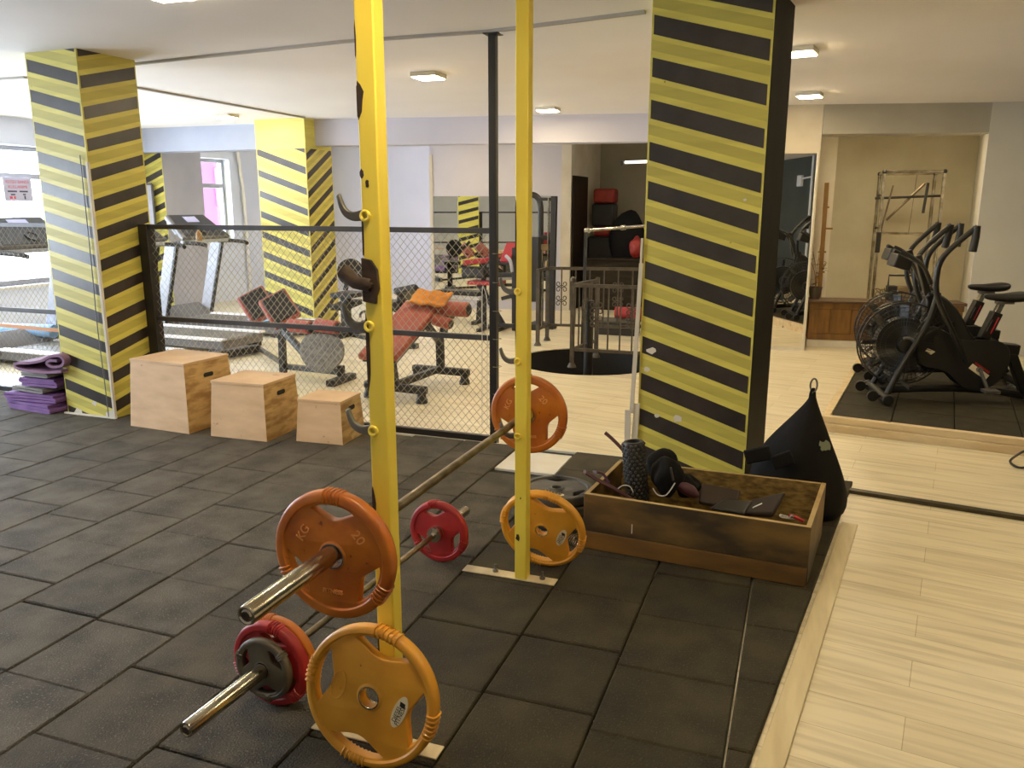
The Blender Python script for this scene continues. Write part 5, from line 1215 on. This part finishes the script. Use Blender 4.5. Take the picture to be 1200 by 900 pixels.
p = b+(b-a)*.1; mb = MB(); mb.bar((p.x, p.y, FZ), (p.x, p.y, p.z-.015), .035, .035, up=(1, 0, 0)); mb.bar((p.x, p.y-.25, FZ+.02), (p.x, p.y+.25, FZ+.02), .04, .04); mb.build('stand_post', 'frame', t)
YS = 10.4
def step(label, x0, y0, x1, y1, h, z0=FZ, m='softgrey'):
    a = at(x0, y0, FZ); b = at(x1, y1, FZ); w = b.x-a.x; t = thing('step_platform', label, 'aerobic step', ((a.x+b.x)/2, a.y+.17, z0), group='grey step platforms behind the railing')
    mb = MB(); mb.box(a.x+.03, b.x-.03, a.y+.02, a.y+.33, z0, z0+h-.02); mb.build('step_base', 'plastic', t, bevel=.01)
    mb = MB(); mb.box(a.x, b.x, a.y, a.y+.36, z0+h-.02, z0+h); mb.build('step_top', m, t, bevel=.008); return a, b
a, b = step('upper grey step platform in the stack behind the stair railing', 694, 392, 748, 394, .07, FZ+.115)
step('lower grey step platform in the stack behind the stair railing', 694, 392, 748, 394, .11)
c = at(736, 386, .16); t = rollmat('red rolled mat lying on the grey step platforms behind the railing', (b.x-.16, a.y+.18, FZ+.187), .34, .085, R(4), 'redseat', 'red_mat_roll')
# ================================================================== RIGHT WING: LOW PLATFORM, AIR BIKES
PT = .085
C1 = at(976, 511, FZ); C2 = at(1189, 534.5, FZ); px_ = (C2-C1).normalized(); py_ = Vector((-px_.y, px_.x, 0))
bl_ = at(1005, 419, PT); fl2 = at(963, 487, PT)
pyL = Vector((bl_.x-fl2.x, bl_.y-fl2.y, 0)).normalized()
F0 = Vector((fl2.x, fl2.y, 0)); Fx = Vector((at(1200, 515, PT)-fl2).to_tuple()); Fx.z = 0; Fx.normalize()
t = thing('bike_platform', 'low timber-edged platform with black rubber tiles under the exercise bikes', 'platform', F0+Fx*1.3+pyL*1.4)
W_, D_ = 2.9, 2.75
mb = MB(); q = [F0, F0+Fx*W_, F0+Fx*W_+pyL*.055, F0+pyL*.055]
mb.hexa([p+Vector((0, 0, PT*.42)) for p in q], [p+Vector((0, 0, PT)) for p in q]); mb.build('front_timber', 'pale', t, bevel=.004)
mb = MB(); e = -pyL*.02; mb.hexa([p+e+Vector((0, 0, FZ)) for p in q], [p+e*1+Vector((0, 0, PT*.40)) for p in q]); mb.build('front_timber', 'pale', t, bevel=.004)
mb = MB(); q = [F0+pyL*.06, F0+Fx*.055+pyL*.06, F0+Fx*.055+pyL*D_, F0+pyL*D_]; mb.hexa([p+Vector((0, 0, FZ)) for p in q], [p+Vector((0, 0, PT)) for p in q]); mb.build('side_timber', 'pale', t, bevel=.004)
mb = MB(); k = 0
for i in range(7):
    for j in range(6):
        a = F0+Fx*(.06+i*.405)+pyL*(.06+j*.45); b = .4; c = .445; q = [a, a+Fx*b, a+Fx*b+pyL*c, a+pyL*c]
        mb.hexa([p+Vector((0, 0, FZ+.0)) for p in q], [p+Vector((0, 0, PT-.008)) for p in q])
tm_ = mb.build('rubber_top', 'rubber_dark' if 'rubber_dark' in M else 'darkplate', t, bevel=.004)
# ---- air bike: local x runs forward (fan side), y to its left, z up from the platform
def make_bike(label):
    t = thing('air_bike', label, 'exercise bike', group='black air bikes on the platform')
    fr = 'bike'; H0 = .45          # fan axle height above the platform
    # fan cage: rings and spokes on both sides, blades inside
    cg = MB()
    for s in (-1, 1):
        for r_, w in ((.325, .007), (.29, .0022), (.255, .0022), (.22, .0022), (.18, .0022), (.14, .0022)):
            cg.tube([Vector((r_*math.cos(a), s*(.07 if r_ < .3 else .045), H0+r_*math.sin(a))) for a in [2*PI*i/40 for i in range(40)]], w, 6, closed=True)
        for i in range(56):
            a = 2*PI*i/56; cg.tube([(.07*math.cos(a), s*.095, H0+.07*math.sin(a)), (.2*math.cos(a+.1), s*.09, H0+.2*math.sin(a+.1)), (.325*math.cos(a+.16), s*.045, H0+.325*math.sin(a+.16))], .0022, 4)
    for i in range(40):
        a = 2*PI*i/40; cg.tube([(.325*math.cos(a), -.045, H0+.325*math.sin(a)), (.325*math.cos(a+.05), .045, H0+.325*math.sin(a+.05))], .002, 4)
    fan = cg.build('fan_cage', fr, t, angle=60)
    fb = MB()
    fb.lathe([(0, -.05), (.205, -.05), (.205, .05), (0, .05)], 32, Tm=Matrix.Translation((0, 0, H0)) @ Matrix.Rotation(R(90), 4, 'X'))
    fb.build('fan_disc', 'bikep', fan)
    for i in range(8):
        bl = MB(); a = 2*PI*i/8; u = Vector((math.cos(a), 0, math.sin(a))); bl.bar(Vector((0, 0, H0))+u*.20, Vector((0, 0, H0))+u*.30, .09, .006, up=(u.z, .6, -u.x)); bl.build('fan_blade', 'bikep', fan)
    hb = MB(); hb.lathe([(0, -.125), (.055, -.125), (.06, -.11), (.06, .11), (.055, .125), (0, .125)], 24, Tm=Matrix.Translation((0, 0, H0)) @ Matrix.Rotation(R(90), 4, 'X')); hb.build('fan_hub', 'bike', fan)
    for s in (-1, 1):
        hb = MB(); hb.tube(arc((0, s*.13, H0), .06, 60, 250, 10), .012, 8); hb.build('hub_arc', 'hook', fan)
    # forks up to the steering head
    for s in (-1, 1):
        mb = MB(); mb.bar((0, s*.11, H0), (-.36, s*.05, .62), .03, .05, up=(0, 0, 1)); mb.build('fork', fr, t, bevel=.005)
        mb = MB(); mb.tube(smoothpts([(.135, s*.2, .055), (.03, s*.18, .30), (-.13, s*.14, .62), (-.20, s*.09, .86)], 5), .024, 10); mb.build('front_strut', fr, t)
        # moving arm: long bar bent at the top, ends in a drop grip
        arm = MB(); arm.tube(smoothpts([(-.42, s*.20, .34), (-.30, s*.22, .56), (-.15, s*.235, .84), (-.125, s*.245, 1.02), (-.155, s*.25, 1.15), (-.27, s*.255, 1.28), (-.36, s*.26, 1.365)], 5), .021, 10)
        ar = arm.build('handle_arm', fr, t)
        gr = MB(); gr.tube([(-.355, s*.26, 1.372), (-.352, s*.27, 1.29), (-.338, s*.28, 1.185)], [.0275, .027, .029], 12); gr.build('grip', 'bikep', ar, bevel=.004)
    # main frame and chain case
    mb = MB(); mb.bar((-.16, 0, .84), (-.30, 0, .45), .07, .10, up=(0, 1, 0)); mb.bar((-.26, 0, .47), (-.86, 0, .42), .08, .10, up=(0, 1, 0)); mb.bar((-.80, 0, .42), (-.95, 0, .08), .07, .08, up=(0, 1, 0)); mb.build('main_frame', fr, t, bevel=.01)
    case = [(-.10, .52), (-.20, .60), (-.42, .50), (-.66, .50), (-.76, .44), (-.78, .32), (-.72, .18), (-.60, .10), (-.46, .12), (-.32, .24), (-.12, .30)]
    case = [(p.x, p.z) for p in smoothpts([(a, 0, b) for a, b in case+case[:1]], 3)][:-1]
    for s in (-1, 1):
        mb = MB(); mb.prism(case, .022, Matrix.Translation((0, s*.075+.011, 0)) @ Matrix.Rotation(R(90), 4, 'X')); cs = mb.build('chain_case', 'bikep', t, bevel=.006)
        mb = MB(); y_ = s*.088
        mb.bar((-.50, y_, .295), (-.63, y_, .205), .006, .045, up=(0, 0, 1)); mb.build('white_label', 'sticker', cs, smooth=False)
        mb = MB(); mb.bar((-.53, y_, .32), (-.64, y_, .245), .006, .016, up=(0, 0, 1)); mb.build('red_label', 'redtape', cs, smooth=False)
        mb = MB(); mb.prism([(-.23, .40), (-.17, .425), (-.155, .40), (-.20, .375)], .004, Matrix.Translation((0, y_+.002, 0)) @ Matrix.Rotation(R(90), 4, 'X')); mb.build('wing_mark', 'sticker', cs, smooth=False)
    # upper fairing: dark hood rising to the steering head
    mb = MB(); hood = [(p.x, p.z) for p in smoothpts([(-.14, 0, .86), (-.26, 0, .83), (-.38, 0, .72), (-.48, 0, .56), (-.52, 0, .47), (-.20, 0, .46), (-.14, 0, .60), (-.14, 0, .86)], 4)][:-1]
    mb.prism(hood, .10, Matrix.Translation((0, .05, 0)) @ Matrix.Rotation(R(90), 4, 'X')); mb.build('hood', 'bikep', t, bevel=.02, seg=3)
    # steering head, console
    mb = MB(); mb.bar((-.16, 0, .82), (-.05, 0, 1.14), .05, .06, up=(0, 1, 0)); mb.build('console_post', fr, t, bevel=.008)
    for s in (-1, 1):
        mb = MB(); mb.tube(smoothpts([(-.13, s*.12, .93), (-.06, s*.13, 1.06), (.04, s*.12, 1.14), (.10, s*.10, 1.17)], 4), .017, 8); mb.build('console_bracket', fr, t)
    mb = MB(); mb.hexa([(.0, -.09, 1.10), (.02, -.09, 1.02), (.02, .09, 1.02), (.0, .09, 1.10)], [(.12, -.10, 1.16), (.15, -.10, 1.06), (.15, .10, 1.06), (.12, .10, 1.16)]); mb.build('console', 'bikep', t, bevel=.012, seg=3)
    # crank, pedals
    cc = Vector((-.56, 0, .27))
    for s in (-1, 1):
        dx, dz = (-.06*s, -.15*s); p = cc+Vector((dx*1.0, s*.15, dz)); mb = MB(); mb.bar(cc+Vector((0, s*.12, 0)), p, .02, .03, up=(0, 1, 0)); mb.cyl(cc+Vector((0, s*.07, 0)), cc+Vector((0, s*.13, 0)), .02, 12); ck = mb.build('crank', 'hook', t)
        mb = MB(); mb.box(p.x-.055, p.x+.055, p.y-.0 if s > 0 else p.y-.10, p.y+.10 if s > 0 else p.y, p.z-.012, p.z+.014); mb.build('pedal', 'hook', ck, bevel=.004)
        mb = MB(); mb.cyl((.0, s*.12, .16), (.0, s*.34, .15), .018, 10); mb.build('foot_peg', fr, t)
    # stabilisers, base tube, transport wheels
    mb = MB(); mb.tube(smoothpts([(.12, 0, .06), (-.2, 0, .085), (-.5, 0, .095), (-.8, 0, .075), (-.95, 0, .05)], 4), .03, 10); mb.build('base_tube', fr, t)
    for x_ in (.14, -.97):
        mb = MB(); mb.cyl((x_, -.27, .045), (x_, .27, .045), .034, 16); st = mb.build('stabiliser', fr, t, bevel=.006)
        for s in (-1, 1):
            mb = MB(); mb.cyl((x_, s*.25, .042), (x_, s*.295, .042), .042, 16); mb.build('end_cap', 'bikep', st, bevel=.006)
            if x_ > 0:
                mb = MB(); mb.cyl((x_+.09, s*.17, .05), (x_+.09, s*.20, .05), .042, 18); mb.bar((x_, s*.185, .05), (x_+.09, s*.185, .05), .012, .02); mb.build('transport_wheel', 'bikep', st)
    # seat post with label, saddle
    sb = Vector((-.60, 0, .50)); stp = Vector((-.70, 0, .79))
    mb = MB(); mb.bar(sb, sb.lerp(stp, .72), .075, .085, up=(0, 1, 0)); sl = mb.build('seat_sleeve', 'bikep', t, bevel=.008)
    mb = MB(); mb.bar(sb.lerp(stp, .2), stp, .042, .05, up=(0, 1, 0)); mb.build('seat_post', 'chrome', t, bevel=.004)
    for s in (-1, 1):
        mb = MB(); y_ = s*.0385; mb.bar(sb.lerp(stp, .16)+Vector((-.012, y_, 0)), sb.lerp(stp, .60)+Vector((-.012, y_, 0)), .003, .042, up=(0, 1, 0)); lb_ = mb.build('red_label', 'redtape', sl, smooth=False)
        mb = MB(); mb.bar(sb.lerp(stp, .2)+Vector((.02, y_, .005)), sb.lerp(stp, .52)+Vector((.02, y_, .005)), .003, .02, up=(0, 1, 0)); mb.build('grey_label', 'hook', sl, smooth=False)
    mb = MB(); sec = [(-.565, .018, .016, .0), (-.585, .03, .03, .0), (-.64, .036, .036, -.002), (-.70, .05, .042, -.004), (-.76, .095, .048, .0), (-.82, .12, .05, .006), (-.86, .115, .046, .012), (-.885, .085, .03, .016)]
    n_ = 18; vs = []
    for (x_, w_, h_, dz) in sec:
        for j in range(n_):
            a = 2*PI*j/n_; ca, sa = math.cos(a), math.sin(a); vs.append((x_, w_*math.copysign(abs(ca)**.75, ca), .835+dz+(h_*.55 if sa > 0 else h_)*math.copysign(abs(sa)**.8, sa)))
    k = len(sec); mb.add(vs, [(i*n_+j, i*n_+(j+1) % n_, (i+1)*n_+(j+1) % n_, (i+1)*n_+j) for i in range(k-1) for j in range(n_)]+[tuple(reversed(range(n_))), tuple((k-1)*n_+j for j in range(n_))]); mb.build('saddle', 'bikep', t, angle=180, subsurf=1)
    mb = MB(); mb.box(-.78, -.66, -.03, .03, .775, .795); mb.build('saddle_clamp', 'hook', t)
    mb = MB(); mb.cyl((-.66, -.08, .62), (-.66, .0, .62), .012, 10); mb.ball((-.66, -.09, .62), .026, 12, 8); mb.build('seat_knob', 'bikep', t)
    return t
BK = make_bike('nearer black air bike with a round fan cage, on the low platform')
BK.location = (.765, 7.02, PT); BK.rotation_euler = (0, 0, R(180+11))
dup(BK, (.785, 7.84, PT), (0, 0, R(180+11)), 'farther black air bike, standing behind the nearer one on the platform')
# cable loop and dark gadget at the right end of the platform front
t = thing('power_cable', 'dark cable looped on the floor at the right edge, before the platform', 'cable', at(1190, 538, FZ))
mb = MB(); mb.tube(smoothpts([at(1206, 526, FZ+.14), at(1194, 532, FZ+.10), at(1184, 540, FZ+.012), at(1189, 546, FZ+.012), at(1198, 548, FZ+.012), at(1212, 546, FZ+.012)], 6), .008, 6); mb.build('cable_loop', 'plastic', t)
# ================================================================== ALCOVE
cb = thing('wooden_cabinet', 'long low brown wooden cabinet with panelled front in the right alcove', 'cabinet', (.87, 10.36, FZ), R(8))
W = wm(cb); ch = .525; L_ = 1.66
def cbx(name, x0, x1, y0, y1, z0, z1, m, par=None, bev=.004):
    mb = MB(); mb.T = W; mb.box(x0, x1, y0, y1, z0-FZ, z1-FZ); return mb.build(name, m, par or cb, bevel=bev)
cbx('cabinet_carcass', -L_/2+.02, L_/2-.02, -.20, .10, .06, ch-.03, 'wood'); cbx('cabinet_top', -L_/2-.02, L_/2+.03, -.25, .12, ch-.03, ch, 'woodtop'); cbx('plinth', -L_/2, L_/2, -.21, .10, FZ, .06, 'white')
cbx('front_rail', -L_/2, L_/2, -.222, -.2, ch-.10, ch-.032, 'wood'); cbx('front_rail', -L_/2, L_/2, -.222, -.2, .062, .13, 'wood')
for i in range(7):
    x0 = -L_/2+i*L_/7; cbx('front_panel', x0+.006, x0+L_/7-.006, -.214-(i % 2)*.004, -.2, .132, ch-.102, 'wood')
def cpt(x, y, z): return W @ Vector((x, y, z-FZ))
# plant in a pot
pp = cpt(-.755, -.06, ch); t = thing('potted_plant', 'small dry plant in a dark pot at the left end of the cabinet', 'plant', pp)
mb = MB(); mb.lathe([(0, 0), (.055, 0), (.075, .12), (.08, .14), (.068, .14), (.06, .11), (0, .11)], 18, Tm=Matrix.Translation(pp)); mb.build('plant_pot', 'pot', t)
rr = random.Random(8); mbs = MB(); mbl = MB()
for i in range(7):
    a = rr.uniform(0, 6.28); hh = rr.uniform(.25, .52); tip = pp+Vector((.12*math.cos(a), .12*math.sin(a), .11+hh)); P = smoothpts([pp+Vector((0, 0, .1)), pp+Vector((.03*math.cos(a), .03*math.sin(a), .1+hh*.6)), tip], 4); mbs.tube(P, .004, 5)
    for k in range(4):
        c = P[-1-k*2] if k*2 < len(P) else P[0]; b = rr.uniform(0, 6.28); d = Vector((math.cos(b), math.sin(b), rr.uniform(-.5, .3))).normalized(); s_ = d.cross(Vector((0, 0, 1))).normalized()*.022; L2 = rr.uniform(.06, .10)
        mbl.add([c, c+d*L2*.5+s_, c+d*L2, c+d*L2*.5-s_], [(0, 1, 2, 3)])
mbs.build('stem', 'stick', t); mbl.build('leaf_cluster', 'leaf', t, smooth=False)
# wooden pole with pegs
pa = aty(961, 342, 10.47); pb = aty(969, 214, 10.47); t = thing('wooden_pole', 'orange wooden pole with short pegs standing beside the white jamb', 'pole', (pa.x, pa.y, FZ))
mb = MB(); mb.bar((pa.x, 10.47, FZ), pb, .05, .035, up=(0, 1, 0)); po = mb.build('pole_shaft', 'stick', t, bevel=.004)
for yy in (245, 272, 302, 328):
    c = Vector((pa.x, 10.47, FZ)).lerp(pb, (342-yy)/(342-214)*.62+.38); mb = MB(); mb.bar(c, c+Vector((.10 if yy == 272 else .045, 0, 0)), .03, .02); mb.build('peg', 'stick', t)
# chrome training tower
t = thing('training_tower', 'tall chrome tube frame with crossbars behind the cabinet in the alcove', 'frame', at(1065, 380, FZ))
YT = 11.35; q = lambda x, y, Y=YT: aty(x, y, Y)
xl, xr_ = q(1033, 241).x, q(1104, 241).x; zt_ = q(1068, 201).z; dY = .75
cor = [(xl, YT), (xr_, YT+.08), (xr_-.02, YT+dY), (xl+.0, YT+dY)]
for (x_, y_) in cor:
    mb = MB(); mb.cyl((x_, y_, FZ), (x_, y_, zt_), .021, 12); pp_ = mb.build('post', 'chrome', t)
    mb = MB(); mb.ball((x_, y_, zt_), .03, 10, 8); mb.build('corner_joint', 'plastic', pp_)
for i in range(4):
    a, b = cor[i], cor[(i+1) % 4]; mb = MB(); mb.cyl((a[0], a[1], zt_), (b[0], b[1], zt_), .019, 10); mb.build('top_rail', 'chrome', t)
zb_ = q(1068, 276).z; zm_ = q(1068, 232).z
mb = MB(); mb.cyl((xl, YT+dY, zb_), (xr_, YT+dY, zb_), .018, 10); mb.build('cross_bar', 'chrome', t)
mb = MB(); mb.cyl((xl-.06, YT+.35, zm_), (xr_+.03, YT+.4, zm_+.03), .016, 10); mb.build('cross_bar', 'frame', t)
mb = MB(); mb.cyl((xl+.10, YT+.38, zb_+.18), (xr_-.17, YT+.4, q(1088, 214).z), .017, 10); mb.build('push_bar', 'steel', t)
mb = MB(); mb.cyl((xl+.12, YT+.1, q(1044, 217).z), (xl+.02, YT+.1, q(1036, 275).z), .012, 8); mb.build('hanging_bar', 'steel', t)
mb = MB(); mb.cyl((xr_-.17, YT+.1, q(1090, 214).z), (xr_-.19, YT+.1, q(1088, 250).z), .018, 8); mb.build('spring', 'plastic', t)
mb = MB(); mb.cyl((xl, YT-.03, q(1031, 272).z), (xl, YT-.03, q(1031, 296).z), .03, 8); mb.build('spring', 'plastic', t)
mb = MB(); mb.cyl((xl+.45, YT+dY+.02, zt_), (xl+.42, YT+dY+.02, zb_), .004, 6); mb.build('cord', 'steel', t)
for zz_ in (q(1030, 229).z, q(1030, 267).z):
    mb = MB(); mb.ball((xl-.04, YT, zz_), .02, 8, 6); mb.build('knob', 'plastic', t)
# portable radio on the cabinet
rp = cpt(.28, .02, ch); t = thing('portable_radio', 'tan portable radio with black speakers and a handle on the cabinet', 'radio', rp, R(8)); W2_ = wm(t)
def rb(name, x0, x1, y0, y1, z0, z1, m, par=None):
    mb = MB(); mb.T = W2_; mb.box(x0, x1, y0, y1, z0, z1); return mb.build(name, m, par or t, bevel=.006)
rb('radio_body', -.13, .13, -.06, .06, 0, .16, 'tan')
for s in (-1, 1):
    sp = rb('speaker', s*.18-.05, s*.18+.05, -.065, .065, 0, .165, 'plastic'); mb = MB(); mb.T = W2_; mb.lathe([(0, .0), (.03, .004), (.036, .01), (.04, .0)], 20, Tm=Matrix.Translation((s*.18, -.066, .08)) @ Matrix.Rotation(R(90), 4, 'X')); mb.build('speaker_cone', 'frame', sp)
mb = MB(); mb.T = W2_; mb.tube([(-.22, 0, .15), (-.22, 0, .285), (.22, 0, .285), (.22, 0, .15)], .012, 8); mb.build('handle', 'frame', t)
t = thing('cable_tangle', 'tangle of tan cords at the left end of the radio on the cabinet', 'cable', cpt(-.02, .0, ch))
rr = random.Random(2); mb = MB(); mb.tube(smoothpts([cpt(-.02+rr.uniform(-.06, .06), rr.uniform(-.05, .05), ch+.012+rr.uniform(0, .15)) for _ in range(14)], 4), .007, 5); mb.build('cord', 'tan', t)
# white box with pipe on the dark right wall, seen in the tall mirror
t = thing('wall_box', 'white switch box with pipe on the dark wall, seen in the tall mirror', 'switch box', (3.58, .2, 2.1))
mb = MB(); mb.box(3.54, 3.6, .08, .32, 2.03, 2.27); mb.build('box_cover', 'whitepl', t, bevel=.008)
mb = MB(); mb.cyl((3.58, .85, FZ), (3.58, .85, CE), .028, 10); mb.cyl((3.58, .32, 2.2), (3.58, .85, 2.22), .018, 8); mb.build('pipe', 'whitepl', t)
# ================================================================== SIGNS AND PANELS
def wallsign(label, c, ex, w, h, name='notice_sign'):
    ex = Vector(ex).normalized(); ez = Vector((0, 0, 1)); en = ex.cross(ez); t = thing(name, label, 'sign', Vector(c)-ez*h/2)
    Tm = Matrix((ex, ez, en)).transposed().to_4x4(); Tm.translation = Vector(c); return t, Tm
# treadmill notice on the near window (faces the room)
c = atx(21, 222, WX-.11); ex = Vector((0, 1, 0))
t, Tm = wallsign('pale notice with red lettering on the window left of the left pillar', c, ex, .30, .24)
wS, hS = .40, .29
mb = MB(); mb.prism([(-wS/2, -hS/2), (wS/2, -hS/2), (wS/2, hS/2), (-wS/2, hS/2)], .004, Tm); bd = mb.build('sign_board', 'sign', t, smooth=False)
mb = MB()
for txt, y, s in (('KOŞU BANDI', .092, .062), ('KULLANIMI', .03, .062)): mb.mesh(textmesh(txt, s*.86, .0008), Tm @ Matrix.Translation((0, y, .0052)))
mb.build('red_lettering', 'txt_red', t, smooth=False)
mb = MB(); rr = random.Random(3)
for (x_, y_, w_, h_) in ((-.085, -.025, .13, .02), (.075, -.025, .12, .02), (-.08, -.065, .06, .018), (.08, -.062, .04, .018), (.085, -.10, .022, .045)):
    mb.prism([(x_-w_/2, y_-h_/2), (x_+w_/2, y_-h_/2), (x_+w_/2, y_+h_/2), (x_-w_/2, y_+h_/2)], .001, Tm @ Matrix.Translation((0, 0, .0042)))
mb.build('printed_lines', 'txt_dark', t, smooth=False)
mb = MB(); 
for (x_, w_) in ((-.11, .04), (-.06, .03)): mb.prism([(x_-w_/2, -.118), (x_+w_/2, -.118), (x_+w_/2, -.085), (x_-w_/2, -.085)], .001, Tm @ Matrix.Translation((0, 0, .0042)))
mb.build('red_figures', 'txt_red', t, smooth=False)
# white framed panel on the window pillar
c = aty(170, 240, 9.66); t, Tm = wallsign('white framed panel on the striped pillar beside the far window', c, (1, 0, 0), .5, .5, 'wall_panel'); a = aty(150, 216, 9.66); b = aty(183, 264, 9.66)
w_, h_ = (b.x-a.x)/2, (a.z-b.z)/2; Tm.translation = (a+b)/2
mb = MB(); mb.prism([(-w_, -h_*1.2), (w_, -h_*1.2), (w_, h_), (-w_, h_)], .015, Tm); mb.build('panel_sheet', 'poster', t, smooth=False)
mb = MB()
for (p0, p1) in (((w_, -h_*1.2), (w_, h_)), ((-w_, h_), (w_, h_))): mb.bar(Tm @ Vector((*p0, .012)), Tm @ Vector((*p1, .012)), .02, .03)
mb.build('panel_frame', 'silverdark', t)
# pipe and cable beside the far window
t = thing('wall_pipe', 'pale vertical pipe on the wall right of the pink window', 'pipe', (WX+.05, 12.15, FZ))
mb = MB(); mb.tube(smoothpts([(WX+.05, 12.05, FZ), (WX+.05, 12.05, 1.6), (WX+.05, 12.0, 2.2), (WX+.06, 11.95, 2.5)], 5), .03, 8); mb.build('pipe_run', 'whitepl', t)
# ------------------------------------------------------------------ view
scn.view_settings.view_transform = 'Standard'
scn.view_settings.look = 'None'
scn.view_settings.exposure = 0.88
scn.view_settings.gamma = 1.1
